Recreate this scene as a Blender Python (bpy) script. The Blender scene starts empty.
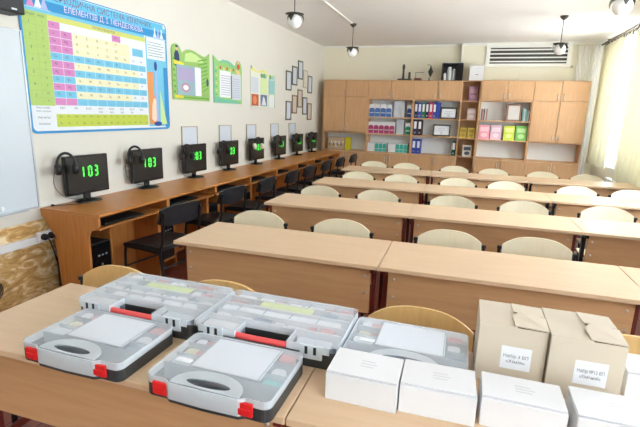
import bpy, math, random
from mathutils import Matrix, Vector, Euler
from mathutils.geometry import tessellate_polygon
random.seed(7)
PI = math.pi
col = bpy.context.scene.collection
sc = bpy.context.scene

# ---------------------------------------------------------------- materials
def lin(c):
    c = c / 255.0
    return c / 12.92 if c <= 0.04045 else ((c + 0.055) / 1.055) ** 2.4
def rgb(r, g, b): return (lin(r), lin(g), lin(b), 1.0)

def new_mat(name):
    m = bpy.data.materials.new(name); m.use_nodes = True
    nt = m.node_tree
    return m, nt, nt.nodes['Principled BSDF']

def plain(name, c, rough=.5, metal=0., spec=.5, var=.0, scale=30., bump=0.):
    m, nt, b = new_mat(name)
    b.inputs['Roughness'].default_value = rough
    b.inputs['Metallic'].default_value = metal
    b.inputs['Specular IOR Level'].default_value = spec
    tc = nt.nodes.new('ShaderNodeTexCoord')
    n = nt.nodes.new('ShaderNodeTexNoise'); n.inputs['Scale'].default_value = scale; n.inputs['Detail'].default_value = 3
    nt.links.new(tc.outputs['Object'], n.inputs['Vector'])
    mx = nt.nodes.new('ShaderNodeMix'); mx.data_type = 'RGBA'
    C = rgb(*c)
    mx.inputs['A'].default_value = tuple(x * (1 - var) for x in C[:3]) + (1,)
    mx.inputs['B'].default_value = tuple(min(1, x * (1 + var)) for x in C[:3]) + (1,)
    nt.links.new(n.outputs['Fac'], mx.inputs['Factor'])
    nt.links.new(mx.outputs['Result'], b.inputs['Base Color'])
    if bump:
        bp = nt.nodes.new('ShaderNodeBump'); bp.inputs['Strength'].default_value = bump; bp.inputs['Distance'].default_value = .002
        nt.links.new(n.outputs['Fac'], bp.inputs['Height']); nt.links.new(bp.outputs['Normal'], b.inputs['Normal'])
    return m

def wood(name, c1, c2, stretch=(1.2, 22, 22), rough=.4, scale=3.0, spec=.4):
    m, nt, b = new_mat(name)
    b.inputs['Roughness'].default_value = rough
    b.inputs['Specular IOR Level'].default_value = spec
    tc = nt.nodes.new('ShaderNodeTexCoord'); mp = nt.nodes.new('ShaderNodeMapping')
    mp.inputs['Scale'].default_value = stretch
    nt.links.new(tc.outputs['Object'], mp.inputs['Vector'])
    n = nt.nodes.new('ShaderNodeTexNoise'); n.inputs['Scale'].default_value = scale; n.inputs['Detail'].default_value = 6; n.inputs['Distortion'].default_value = .6
    nt.links.new(mp.outputs['Vector'], n.inputs['Vector'])
    r = nt.nodes.new('ShaderNodeValToRGB')
    r.color_ramp.elements[0].position = .3; r.color_ramp.elements[0].color = rgb(*c1)
    r.color_ramp.elements[1].position = .7; r.color_ramp.elements[1].color = rgb(*c2)
    nt.links.new(n.outputs['Fac'], r.inputs['Fac']); nt.links.new(r.outputs['Color'], b.inputs['Base Color'])
    return m

def emit(name, c, s):
    m, nt, b = new_mat(name)
    b.inputs['Base Color'].default_value = (0, 0, 0, 1)
    b.inputs['Emission Color'].default_value = rgb(*c); b.inputs['Emission Strength'].default_value = s
    return m

def clearish(name, c, opacity, rough=.25, translucent=0.3):
    """frosted or sheer: transparent mixed with a diffuse / translucent / glossy coat"""
    m, nt, b = new_mat(name)
    out = nt.nodes['Material Output']
    b.inputs['Base Color'].default_value = rgb(*c); b.inputs['Roughness'].default_value = rough
    tr = nt.nodes.new('ShaderNodeBsdfTransparent')
    tl = nt.nodes.new('ShaderNodeBsdfTranslucent'); tl.inputs['Color'].default_value = rgb(*c)
    m1 = nt.nodes.new('ShaderNodeMixShader'); m1.inputs[0].default_value = translucent
    nt.links.new(b.outputs[0], m1.inputs[1]); nt.links.new(tl.outputs[0], m1.inputs[2])
    m2 = nt.nodes.new('ShaderNodeMixShader'); m2.inputs[0].default_value = opacity
    nt.links.new(tr.outputs[0], m2.inputs[1]); nt.links.new(m1.outputs[0], m2.inputs[2])
    nt.links.new(m2.outputs[0], out.inputs['Surface'])
    return m

M = {}
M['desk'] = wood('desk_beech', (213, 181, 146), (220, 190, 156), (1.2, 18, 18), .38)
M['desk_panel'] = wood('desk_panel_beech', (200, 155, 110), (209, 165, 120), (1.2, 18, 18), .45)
M['cab'] = wood('cabinet_beech', (200, 156, 112), (211, 168, 126), (16, 16, 1.2), .5)
M['comp'] = wood('computer_desk_beech', (184, 118, 58), (200, 136, 74), (16, 1.2, 16), .33)
M['compv'] = wood('computer_desk_side', (184, 114, 54), (202, 134, 72), (16, 16, 1.2), .4)
M['edge'] = plain('light_edging', (222, 190, 150), .5)
M['birch'] = wood('birch_plywood', (236, 224, 192), (242, 232, 204), (14, 14, 1.5), .42)
M['honey'] = wood('honey_plywood', (214, 172, 108), (228, 190, 128), (14, 14, 1.5), .42)
M['burgundy'] = plain('burgundy_paint', (104, 34, 24), .35, var=.08)
M['black'] = plain('black_metal', (20, 20, 22), .4)
M['blackp'] = plain('black_plastic', (24, 24, 26), .5, var=.1)
M['vinyl'] = plain('black_vinyl', (30, 31, 34), .42, var=.12, scale=12, bump=.2)
M['chrome'] = plain('chrome', (200, 200, 200), .25, 1.0)
M['bolt'] = plain('zinc_bolt', (205, 200, 190), .35, .8)
M['handle'] = plain('satin_handle', (205, 200, 190), .3, .7)
M['screen'] = plain('dark_screen', (40, 36, 34), .3, spec=.4)
M['bezel'] = plain('monitor_bezel', (16, 16, 17), .25)
M['green7'] = emit('green_digits', (70, 245, 70), 1.0)
M['white'] = plain('white_card', (226, 226, 228), .6, var=.02)
M['paper'] = plain('white_paper', (232, 234, 238), .7, var=.02)
M['greypaper'] = plain('pale_grey_paper', (206, 212, 220), .7, var=.05, scale=60)
M['ink'] = plain('grey_ink', (90, 92, 100), .7)
M['faintink'] = plain('faint_grey_ink', (205, 206, 210), .7)
M['kraft'] = plain('beige_cardboard', (206, 194, 174), .7, var=.03, scale=18)
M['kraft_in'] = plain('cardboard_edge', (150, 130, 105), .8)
M['lid'] = clearish('frosted_lid', (236, 242, 248), .26, .2, .2)
M['lid_rim'] = clearish('frosted_rim', (240, 246, 250), .6, .3, .25)
M['tray'] = plain('charcoal_tray', (58, 60, 60), .45)
M['trayin'] = plain('grey_tray_floor', (138, 156, 172), .5)
M['clearblue'] = clearish('pale_clear_tray', (214, 224, 230), .55, .25, .3)
M['red'] = plain('red_plastic', (222, 34, 36), .4)
M['coral'] = plain('coral_plastic', (232, 84, 84), .45)
M['pinkbit'] = plain('pink_bits', (214, 150, 150), .6)
M['limelabel'] = plain('lime_label', (222, 232, 150), .6)
M['teal'] = plain('teal_lid', (120, 205, 200), .5)
M['cream'] = plain('cream_bits', (240, 232, 190), .6)
M['wall'] = plain('wall_paint', (222, 219, 208), .85, var=.015, scale=3)
M['wallb'] = plain('wall_paint_back', (232, 227, 206), .85, var=.015, scale=3)
M['ceil'] = plain('ceiling_paint', (244, 243, 240), .9, var=.02, scale=4)
M['trimw'] = plain('white_trim', (236, 236, 230), .5)
M['plastic_w'] = plain('white_pvc', (236, 238, 238), .4)
M['wb'] = plain('whiteboard_enamel', (206, 216, 222), .25, var=.015, scale=5)
M['alu'] = plain('aluminium', (190, 196, 200), .35, .6)
M['ccloth'] = None

def osb():
    m, nt, b = new_mat('osb_board'); b.inputs['Roughness'].default_value = .6
    tc = nt.nodes.new('ShaderNodeTexCoord'); mp = nt.nodes.new('ShaderNodeMapping')
    mp.inputs['Scale'].default_value = (1, 4, 9); mp.inputs['Rotation'].default_value = (-.55, 0, 0)
    nt.links.new(tc.outputs['Object'], mp.inputs['Vector'])
    n = nt.nodes.new('ShaderNodeTexNoise'); n.inputs['Scale'].default_value = 1.6; n.inputs['Detail'].default_value = 8; n.inputs['Distortion'].default_value = 2.2
    nt.links.new(mp.outputs['Vector'], n.inputs['Vector'])
    r = nt.nodes.new('ShaderNodeValToRGB'); e = r.color_ramp.elements
    e[0].position = .32; e[0].color = rgb(184, 138, 78); e[1].position = .66; e[1].color = rgb(244, 228, 190)
    k = e.new(.5); k.color = rgb(214, 174, 108)
    nt.links.new(n.outputs['Fac'], r.inputs['Fac']); nt.links.new(r.outputs['Color'], b.inputs['Base Color'])
    return m
M['osb'] = osb()

def floor_mat():
    m, nt, b = new_mat('red_brown_floor'); b.inputs['Roughness'].default_value = .35
    tc = nt.nodes.new('ShaderNodeTexCoord')
    br = nt.nodes.new('ShaderNodeTexBrick')
    br.inputs['Color1'].default_value = rgb(112, 52, 42); br.inputs['Color2'].default_value = rgb(124, 62, 50)
    br.inputs['Mortar'].default_value = rgb(60, 26, 22); br.inputs['Scale'].default_value = 1.0
    br.inputs['Mortar Size'].default_value = .004; br.inputs['Brick Width'].default_value = 2.4; br.inputs['Row Height'].default_value = .14
    mp = nt.nodes.new('ShaderNodeMapping'); mp.inputs['Rotation'].default_value = (0, 0, PI / 2)
    nt.links.new(tc.outputs['Object'], mp.inputs['Vector']); nt.links.new(mp.outputs['Vector'], br.inputs['Vector'])
    nt.links.new(br.outputs['Color'], b.inputs['Base Color'])
    return m
M['floor'] = floor_mat()

def curtain_mat(name, c, opacity, transl):
    m = clearish(name, c, opacity, .8, transl)
    return m
M['curtain'] = curtain_mat('pale_green_curtain', (208, 202, 172), 1.0, .13)
M['tulle'] = curtain_mat('white_tulle', (250, 250, 250), .38, .5)
M['tulle2'] = curtain_mat('white_tulle_gathered', (252, 252, 250), .8, .15)
M['glass'] = clearish('window_glass', (230, 240, 240), .06, .02, 0)

def fol(name, c): return plain(name, c, .55, var=.04)

# ---------------------------------------------------------------- mesh builder
class MB:
    def __init__(s): s.v = []; s.f = []; s.m = []; s.s = []; s.mats = []
    def mi(s, mat):
        if mat not in s.mats: s.mats.append(mat)
        return s.mats.index(mat)
    def add(s, vs, fs, mat, smooth=False, X=None):
        k = len(s.v); i = s.mi(mat)
        for v in vs:
            v = Vector(v); s.v.append(tuple(X @ v) if X else tuple(v))
        for f in fs: s.f.append(tuple(k + q for q in f)); s.m.append(i); s.s.append(smooth)
        return s
    def box(s, x0, x1, y0, y1, z0, z1, mat, X=None):
        vs = [(x, y, z) for z in (z0, z1) for y in (y0, y1) for x in (x0, x1)]
        return s.add(vs, [(0, 2, 3, 1), (4, 5, 7, 6), (0, 1, 5, 4), (2, 6, 7, 3), (0, 4, 6, 2), (1, 3, 7, 5)], mat, False, X)
    def plate(s, out, z0, z1, mat, holes=(), X=None, smooth=False):
        """extruded outline (list of xy, ccw) with holes"""
        loops = [list(out)] + [list(h) for h in holes]
        tris = tessellate_polygon([[Vector((a, b, 0)) for a, b in L] for L in loops])
        flat = [p for L in loops for p in L]; n = len(flat)
        vs = [(a, b, z0) for a, b in flat] + [(a, b, z1) for a, b in flat]
        fs = []
        for t in tris:
            a, b, c = [Vector(flat[q]) for q in t]
            ccw = (b - a).cross(c - a) > 0
            t = tuple(t) if ccw else tuple(reversed(t))
            fs.append(tuple(reversed(t))); fs.append(tuple(q + n for q in t))
        s.add(vs, fs, mat, False, X)
        k = 0
        for li, L in enumerate(loops):
            m = len(L); area = sum(L[i][0] * L[(i + 1) % m][1] - L[(i + 1) % m][0] * L[i][1] for i in range(m))
            sv = [(a, b, z0) for a, b in L] + [(a, b, z1) for a, b in L]; sf = []
            for i in range(m):
                j = (i + 1) % m
                q = (i, j, j + m, i + m)
                if (area > 0) == (li > 0): q = tuple(reversed(q))
                sf.append(q)
            s.add(sv, sf, mat, smooth, X)
        return s
    def tube(s, pts, r, mat, n=8, X=None, cap=True):
        pts = [Vector(p) for p in pts]; rings = []
        up = Vector((0, 0, 1)); prev = None
        for i, p in enumerate(pts):
            d = (pts[min(i + 1, len(pts) - 1)] - pts[max(i - 1, 0)]).normalized()
            if prev is None:
                a = d.cross(up)
                if a.length < .05: a = d.cross(Vector((1, 0, 0)))
            else:
                a = prev - d * prev.dot(d)
            a.normalize(); b = d.cross(a); prev = a
            rr = r[i] if isinstance(r, (list, tuple)) else r
            rings.append([p + (a * math.cos(t) + b * math.sin(t)) * rr for t in [2 * PI * k / n for k in range(n)]])
        vs = [v for R in rings for v in R]; fs = []
        for i in range(len(rings) - 1):
            for k in range(n):
                fs.append((i * n + k, i * n + (k + 1) % n, (i + 1) * n + (k + 1) % n, (i + 1) * n + k))
        s.add(vs, fs, mat, True, X)
        if cap: s.add(rings[0] + rings[-1], [tuple(range(n)), tuple(reversed(range(n, 2 * n)))], mat, False, X)
        return s
    def lathe(s, prof, mat, n=20, X=None):
        """prof: list of (r, z) from bottom to top"""
        vs = [(r * math.cos(2 * PI * k / n), r * math.sin(2 * PI * k / n), z) for r, z in prof for k in range(n)]
        fs = [(i * n + k, i * n + (k + 1) % n, (i + 1) * n + (k + 1) % n, (i + 1) * n + k) for i in range(len(prof) - 1) for k in range(n)]
        s.add(vs, fs, mat, True, X)
        a = len(prof) - 1
        cap = []
        if prof[0][0] > 1e-4: cap.append(tuple(reversed(range(n))))
        if prof[-1][0] > 1e-4: cap.append(tuple(range(a * n, a * n + n)))
        if cap: s.add(vs, cap, mat, False, X)
        return s
    def grid(s, fn, nu, nv, mat, thick=None, X=None, smooth=True):
        """surface fn(u,v) with optional thickness vector function"""
        P = [[Vector(fn(i / nu, j / nv)) for i in range(nu + 1)] for j in range(nv + 1)]
        w = nu + 1
        vs = [p for R in P for p in R]
        fs = [(j * w + i, j * w + i + 1, (j + 1) * w + i + 1, (j + 1) * w + i) for j in range(nv) for i in range(nu)]
        if thick:
            t = Vector(thick); k = len(vs)
            vs2 = [p + t for p in vs]
            s.add(vs, [tuple(reversed(f)) for f in fs], mat, smooth, X)
            s.add(vs2, fs, mat, smooth, X)
            bd = [i for i in range(w)] + [j * w + nu for j in range(1, nv + 1)] + [nv * w + i for i in range(nu - 1, -1, -1)] + [j * w for j in range(nv - 1, 0, -1)]
            m = len(bd)
            s.add([vs[b] for b in bd] + [vs2[b] for b in bd], [(i, (i + 1) % m, (i + 1) % m + m, i + m) for i in range(m)], mat, False, X)
        else:
            s.add(vs, fs, mat, smooth, X)
        return s
    def text(s, body, size, mat, X, align='CENTER', width=None):
        c = bpy.data.curves.new('t', 'FONT'); c.body = body; c.size = size; c.align_x = align; c.align_y = 'CENTER'; c.resolution_u = 2
        o = bpy.data.objects.new('t', c); col.objects.link(o)
        bpy.context.view_layer.update()
        me = bpy.data.meshes.new_from_object(o.evaluated_get(bpy.context.evaluated_depsgraph_get()))
        sx = 1.0
        if width:
            xs = [v.co.x for v in me.vertices]
            if xs: sx = width / max(1e-6, max(xs) - min(xs))
        s.add([(v.co.x * sx, v.co.y, 0) for v in me.vertices], [tuple(p.vertices) for p in me.polygons], mat, False, X)
        bpy.data.objects.remove(o); bpy.data.curves.remove(c); bpy.data.meshes.remove(me)
        return s
    def build(s, name, parent=None, bevel=0, loc=None, rotz=0):
        me = bpy.data.meshes.new(name); me.from_pydata(s.v, [], s.f)
        for m in s.mats: me.materials.append(m)
        for p, i, sm in zip(me.polygons, s.m, s.s): p.material_index = i; p.use_smooth = sm
        me.update()
        o = bpy.data.objects.new(name, me); col.objects.link(o)
        if parent: o.parent = parent
        if loc: o.location = loc
        if rotz: o.rotation_euler = (0, 0, rotz)
        if bevel:
            b = o.modifiers.new('bevel', 'BEVEL'); b.width = bevel; b.segments = 2; b.limit_method = 'ANGLE'; b.angle_limit = .7
        return o

def tag(o, label, cat, group=None):
    o['label'] = label; o['category'] = cat
    if group: o['group'] = group
    return o
def thing(name, label, cat, loc=(0, 0, 0), rotz=0, group=None):
    o = bpy.data.objects.new(name, None); col.objects.link(o); o.empty_display_size = .05
    o.location = loc; o.rotation_euler = (0, 0, rotz)
    return tag(o, label, cat, group)
def struct(o): o['kind'] = 'structure'; return o
def children_of(o): return [c for c in col.objects if c.parent == o]
def dup(o, loc, label, rotz=0, group=None, mats=None):
    def cp(a, par=None):
        c = a.copy(); col.objects.link(c); c.parent = par
        for ch in kids.get(a.name, []): cp(ch, c)
        return c
    kids = {}
    for x in list(col.objects):
        if x.parent: kids.setdefault(x.parent.name, []).append(x)
    r = cp(o); r.location = loc; r.rotation_euler = (0, 0, rotz); r['label'] = label
    if group: r['group'] = group
    return r
def place(o, loc, label, rotz=0):
    o.location = loc; o.rotation_euler = (0, 0, rotz); o['label'] = label
    return o

def rrect(x0, x1, y0, y1, r, n=5):
    pts = []
    for cx, cy, a in ((x1 - r, y0 + r, -PI / 2), (x1 - r, y1 - r, 0), (x0 + r, y1 - r, PI / 2), (x0 + r, y0 + r, PI)):
        for k in range(n + 1):
            t = a + PI / 2 * k / n; pts.append((cx + r * math.cos(t), cy + r * math.sin(t)))
    return pts
def ellipse(cx, cy, rx, ry, n=20): return [(cx + rx * math.cos(2 * PI * k / n), cy + ry * math.sin(2 * PI * k / n)) for k in range(n)]
def smooth_path(pts, n=6):
    P = [Vector(p) for p in pts]; out = []
    for i in range(len(P) - 1):
        p0, p1, p2, p3 = P[max(i - 1, 0)], P[i], P[i + 1], P[min(i + 2, len(P) - 1)]
        for k in range(n):
            t = k / n
            out.append(.5 * ((2 * p1) + (p2 - p0) * t + (2 * p0 - 5 * p1 + 4 * p2 - p3) * t * t + (3 * p1 - p0 - 3 * p2 + p3) * t ** 3))
    out.append(P[-1]); return out

# frames for vertical surfaces
def on_left_wall(y, z, x=-2.96):   # local x -> +y, local y -> +z, local z -> +x
    return Matrix(((0, 0, 1, x), (1, 0, 0, y), (0, 1, 0, z), (0, 0, 0, 1)))
def facing_front(x, y, z):         # local x -> +x, local y -> +z, local z -> -y
    return Matrix(((1, 0, 0, x), (0, 0, -1, y), (0, 1, 0, z), (0, 0, 0, 1)))

# ---------------------------------------------------------------- room shell
XL, XR, YF, YB, YB2, XM, H = -2.96, 2.12, -1.7, 9.16, 9.04, -.24, 2.81
struct(MB().box(XL - .2, XR + .3, YF - .2, YB + .2, -.1, 0, M['floor']).build('floor'))
struct(MB().box(XL - .2, XR + .3, YF - .2, YB + .2, H, H + .15, M['ceil']).build('ceiling'))
struct(MB().box(XL - .2, XL, YF - .2, YB + .2, 0, H, M['wall']).build('wall_left'))
struct(MB().box(XL, XR, YF - .2, YF, 0, H, M['wall']).build('wall_front'))
b = MB(); b.box(XL, XR, YB, YB + .2, 0, H, M['wallb']); b.box(XM, XR, YB2, YB, 0, H, M['wallb']); struct(b.build('wall_back'))
wins = [(-1.4, .5), (2.9, 5.2), (5.7, 8.62)]; ZS, ZT = .82, 2.62  # nearer two are out of view, extents set to balance the room's light
b = MB(); b.box(XR, XR + .3, YF - .2, YB + .2, 0, ZS, M['wall']); b.box(XR, XR + .3, YF - .2, YB + .2, ZT, H, M['wall'])
ys = [YF - .2] + [q for w in wins for q in w] + [YB + .2]
for i in range(0, len(ys), 2): b.box(XR, XR + .3, ys[i], ys[i + 1], ZS, ZT, M['wall'])
struct(b.build('wall_right'))
for i, (y0, y1) in enumerate(wins):
    w = bpy.data.objects.new('window_%d' % (i + 1), None); col.objects.link(w); w.location = (XR + .18, y0, ZS); struct(w)
    L = y1 - y0; Hh = ZT - ZS; b = MB()
    for (a, c, d, e) in ((0, L, 0, .06), (0, L, Hh - .06, Hh), (0, .06, .06, Hh - .06), (L - .06, L, .06, Hh - .06)): b.box(-.03, .03, a, c, d, e, M['plastic_w'])
    n = 3
    for k in range(1, n): b.box(-.03, .03, L * k / n - .04, L * k / n + .04, .06, Hh - .06, M['plastic_w'])
    b.build('window_frame', w, bevel=.004)
    b = MB(); b.box(-.003, .003, .06, L - .06, .06, Hh - .06, M['glass']); b.build('pane', w)
    b = MB(); b.box(-.2, -.035, -.05, L + .05, -.03, 0.0, M['plastic_w']); b.build('window_sill', w, bevel=.004)
# cornice along the back walls
b = MB(); b.box(XM - .03, XR, YB2 - .03, YB2, H - .045, H, M['trimw']); b.box(XL, XM - .03, YB - .025, YB, H - .03, H, M['trimw']); struct(b.build('trim_1'))
b = MB(); b.box(XM - .02, XM + .01, YB2 - .012, YB2, 0, H - .045, M['trimw']); struct(b.build('trim_2'))
b = MB(); b.box(XL, XL + .015, 2.55, YB, 0, .07, M['burgundy']); struct(b.build('baseboard_left'))
# osb wainscot with capping under the whiteboard
b = MB(); b.box(XL, XL + .012, YF, 2.6, 0, .665, M['osb']); struct(b.build('trim_3'))

# ---------------------------------------------------------------- student desks
ORD = ['nearest', 'second', 'third', 'fourth', 'fifth']
COLN = ['left', 'middle', 'right-hand']
TH = .0144; DW, DD = 1.197, .507
def make_desk(top, panel, leg, name='student_desk'):
    r = thing(name, 'x', 'desk')
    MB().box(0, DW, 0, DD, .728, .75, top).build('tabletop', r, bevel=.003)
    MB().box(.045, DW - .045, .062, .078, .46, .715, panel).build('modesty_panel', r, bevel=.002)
    for sx in (0, 1):
        xx = .03 if sx == 0 else DW - .03
        x = lambda a: xx + (a if sx == 0 else -a)
        b = MB()
        def bx(a, c, *k): b.box(min(x(a), x(c)), max(x(a), x(c)), *k)
        bx(-.012, .012, .085, .125, .03, .70, leg)
        bx(-.012, .012, .37, .41, .03, .70, leg)
        bx(-.012, .012, .02, DD - .03, .70, .728, leg)
        bx(-.012, .012, .02, DD - .03, .0, .03, leg)
        bx(-.008, .008, .125, .37, .28, .31, leg)
        o = b.build('leg_frame', r, bevel=.004)
        b = MB(); b.box(xx - .014, xx + .014, .0, .022, 0, .034, M['blackp']); b.box(xx - .014, xx + .014, DD - .032, DD - .01, 0, .034, M['blackp']); b.build('foot_cap', o)
    MB().box(.045, DW - .045, .39, .405, .30, .33, leg).build('cross_rail', r)
    b = MB(); b.box(.05, DW - .05, .12, .40, .60, .612, panel); b.build('book_shelf', r)
    bolts = []
    for x in (.075, DW - .075):
        for z in (.67, .575):
            b = MB(); b.lathe([(.008, 0), (.008, .003), (.004, .006), (0, .0065)], M['bolt'], 10, facing_front(x, .062, z)); b.build('bolt', r)
    return r
rows = [(-1.566, .893, 2), (-1.568, 2.113, 3), (-1.578, 3.366, 3), (-1.58, 4.60, 3), (-1.63, 5.95, 3)]
desk_red = make_desk(M['desk'], M['desk_panel'], M['burgundy'])
desk_black = make_desk(M['desk'], M['desk_panel'], M['black'])
used = {}
for r, (x0, y0, n) in enumerate(rows):
    for c in range(n):
        u = c * 1.2
        loc = (x0 + u * math.cos(TH), y0 + u * math.sin(TH), 0)
        lab = 'light beech two-seat school desk, %s row from the front, %s column' % (ORD[r], COLN[c])
        if r == 0: lab = ['light beech school desk at the front carrying the four big plastic cases', 'light beech school desk at the front carrying the white and cardboard boxes'][c]
        key = 'b' if (c == 2 or (r == 3 and c == 1)) else 'r'
        src = desk_black if key == 'b' else desk_red
        if key not in used: place(src, loc, lab, TH); src['group'] = 'school desks in rows'; used[key] = 1
        else: dup(src, loc, lab, TH, 'school desks in rows')

# ---------------------------------------------------------------- school chairs
def make_chair(ply):
    r = thing('school_chair', 'x', 'chair', group='wooden school chairs behind the desks')
    W = .1925
    def back(u, v):
        x = (u * 2 - 1) * W
        e = abs(u * 2 - 1)
        top = .80 - .056 * e ** 2.8
        bot = .60 + .02 * e ** 2
        z = bot + (top - bot) * v
        return (x, .0 - .028 * (1 - e * e) * -1 + .02 * v - .015, z)
    MB().grid(back, 20, 6, ply, (0, .012, 0)).build('backrest', r, bevel=.003)
    def seat(u, v):
        x = (u * 2 - 1) * (.185 + .012 * v); y = -.40 + .39 * (1 - v) if False else -.41 + .38 * v
        z = .43 + .01 * math.cos((u * 2 - 1) * 2) - .012 * math.sin(v * PI) - (.02 * (1 - v) ** 4)
        return (x, y, z)
    MB().grid(seat, 10, 10, ply, (0, 0, .011)).build('seat', r, bevel=.003)
    for sx in (-1, 1):
        b = MB(); x = sx * .175
        b.tube(smooth_path([(sx * .207, .012, .728), (sx * .205, .012, .62), (x, -.005, .50), (x, -.03, .40)], 5), .0105, M['black'])
        b.tube(smooth_path([(x, -.03, .40), (x, -.01, .2), (x, .02, .012)], 4), .0105, M['black'])
        b.build('rear_leg', r)
        b = MB(); b.tube(smooth_path([(x, -.03, .418), (x, -.33, .418), (x, -.385, .39), (x, -.40, .2), (x, -.41, .012)], 4), .0105, M['black']); b.build('front_leg', r)
        b = MB(); b.box(sx * .207 - .013, sx * .207 + .013, -.002, .026, .715, .735, M['blackp']); b.build('tube_cap', r, bevel=.004)
    b = MB(); b.tube([(-.175, -.39, .20), (.175, -.39, .20)], .008, M['black']); b.build('stretcher', r); b = MB(); b.tube([(-.175, -.01, .25), (.175, -.01, .25)], .008, M['black']); b.build('stretcher', r)
    return r
chair_l = make_chair(M['birch']); chair_h = make_chair(M['honey'])
NTH = ['leftmost', 'second', 'third', 'fourth', 'fifth', 'rightmost']
chairs = [
 [(-1.42, 1.50), (-.90, 1.52), (-.106, 1.56), (.607, 1.60)],
 [(-1.362, 2.81), (-.75, 2.81), (-.051, 2.82), (.455, 2.85)],
 [(-1.328, 4.10), (-.757, 4.12), (-.078, 4.135), (.52, 4.155), (1.163, 4.20)],
 [(-1.245, 5.36), (-.72, 5.38), (-.066, 5.40), (.464, 5.405), (1.177, 5.41), (1.70, 5.42)],
 [(-1.325, 6.75), (-.835, 6.76), (-.141, 6.77), (.388, 6.72), (1.02, 6.73), (1.554, 6.70)]]
fl = [None, None]
front_lab = ['honey-coloured wooden chair back behind the front-left plastic cases, left end of the front desk',
             'honey-coloured chair mostly hidden behind the two red-handled organizers',
             'honey-coloured wooden chair behind the clear case beside the white boxes',
             'honey-coloured wooden chair just showing right of the cardboard boxes']
for r, L in enumerate(chairs):
    for i, (x, y) in enumerate(L):
        k = 0 if r == 0 else 1; src = chair_h if k == 0 else chair_l
        if r == 0: lab = front_lab[i]
        else:
            nm = 'rightmost' if i == len(L) - 1 else ['leftmost', 'second from left', 'third from left', 'fourth from left', 'fifth from left'][i]
            lab = 'pale plywood school chair behind the %s row of desks, %s in that row' % (ORD[r], nm)
        rz = random.uniform(-.03, .03)
        if fl[k] is None: place(src, (x, y, 0), lab, rz); fl[k] = 1
        else: dup(src, (x, y, 0), lab, rz)

# ---------------------------------------------------------------- computer desks along the left wall
CY, CW, CX0, CX1 = 2.432, .786, -2.955, -2.41
def make_cdesk():
    r = thing('computer_desk', 'x', 'desk', group='computer desks along the left wall')
    # origin at wall-side floor corner; x from the wall, y along
    D = CX1 - CX0
    MB().box(0, D, .0, CW - .002, .73, .75, M['comp']).build('tabletop', r, bevel=.002)
    prof = [(.004, .73), (.004, .70), (.04, .66), (.075, .615), (.10, .57), (.115, .50), (.125, .40), (.135, .25), (.145, 0), (.43, 0), (.43, .57), (.438, .6), (.455, .62), (.49, .632), (.52, .645), (.535, .665), (.535, .73)]
    A = Matrix(((1, 0, 0, 0), (0, 0, -1, .018), (0, 1, 0, 0), (0, 0, 0, 1)))
    MB().plate(prof, 0, .018, M['compv'], X=A).build('side_panel', r, bevel=.0015)
    A2 = A.copy(); A2[1][3] = CW - .003
    MB().plate(prof, 0, .018, M['compv'], X=A2).build('side_panel', r, bevel=.0015)
    MB().box(.18, .52, .02, CW - .023, .628, .642, M['comp']).build('keyboard_shelf', r, bevel=.0015)
    MB().box(.16, .42, .225, .241, .02, .627, M['compv']).build('divider_panel', r, bevel=.0015)
    MB().box(.16, .176, .242, CW - .022, .03, .627, M['compv']).build('back_panel', r)
    MB().box(.15, .42, .02, .224, .12, .136, M['comp']).build('base_shelf', r)
    return r
def make_tower():
    r = thing('computer_tower', 'x', 'computer', group='computer towers under the desks')
    MB().box(0, .34, 0, .18, 0, .37, M['blackp']).build('case', r, bevel=.004)
    b = MB(); b.box(.34, .352, .004, .176, .004, .366, M['bezel']); b.build('front_panel', r, bevel=.004)
    b = MB()
    for y in (.05, .085, .12): b.box(.352, .354, y, y + .018, .265, .277, M['alu'])
    b.lathe([(.008, 0), (.008, .004)], M['alu'], 12, on_left_wall(.085, .20, .352)); b.build('button', r)
    return r
def make_monitor():
    r = thing('monitor', 'x', 'monitor', group='monitors on the computer desks')
    # screen faces +x ; origin on table at stand centre
    b = MB(); b.lathe([(.10, 0), (.10, .006), (.085, .014), (.03, .022), (.028, .024)], M['bezel'], 28, Matrix.Diagonal((.8, 1.15, 1, 1))); b.build('base', r)
    MB().box(-.03, -.008, -.03, .03, .015, .14, M['bezel']).build('neck', r, bevel=.005)
    p = MB().box(-.022, .014, -.205, .205, .062, .368, M['bezel']).build('housing', r, bevel=.006)
    MB().box(.014, .0155, -.191, .191, .083, .356, M['screen']).build('screen', p)
    return r
SEG = {'0': 'abcdef', '1': 'bc', '3': 'abcdg', '7': 'abc'}
def seg7(b, ch, y, z, w, h, t, X):
    S = {'a': (t, w - t, h - t, h), 'g': (t, w - t, h / 2 - t / 2, h / 2 + t / 2), 'd': (t, w - t, 0, t),
         'f': (0, t, h / 2 + t * .3, h - t * .6), 'e': (0, t, t * .6, h / 2 - t * .3),
         'b': (w - t, w, h / 2 + t * .3, h - t * .6), 'c': (w - t, w, t * .6, h / 2 - t * .3)}
    for q in SEG[ch]:
        a, c, d, e = S[q]; b.box(y + a, y + c, z + d, z + e, 0, .0006, M['green7'], X)
def digits(first, dim=False):
    b = MB(); X = on_left_wall(0, .195, .0155)
    w, h, t = .040, .088, .0115
    seg7(b, first, -.078 if first == '1' else -.066, 0, w, h, t, X)
    seg7(b, '0', .0, 0, w, h, t, X); seg7(b, '3', .058, 0, w, h, t, X)
    if first != '1' or dim:
        b.box(-.018, -.008, .022, .032, 0, .0006, M['green7'], X); b.box(-.018, -.008, .056, .066, 0, .0006, M['green7'], X)
    return b
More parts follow.
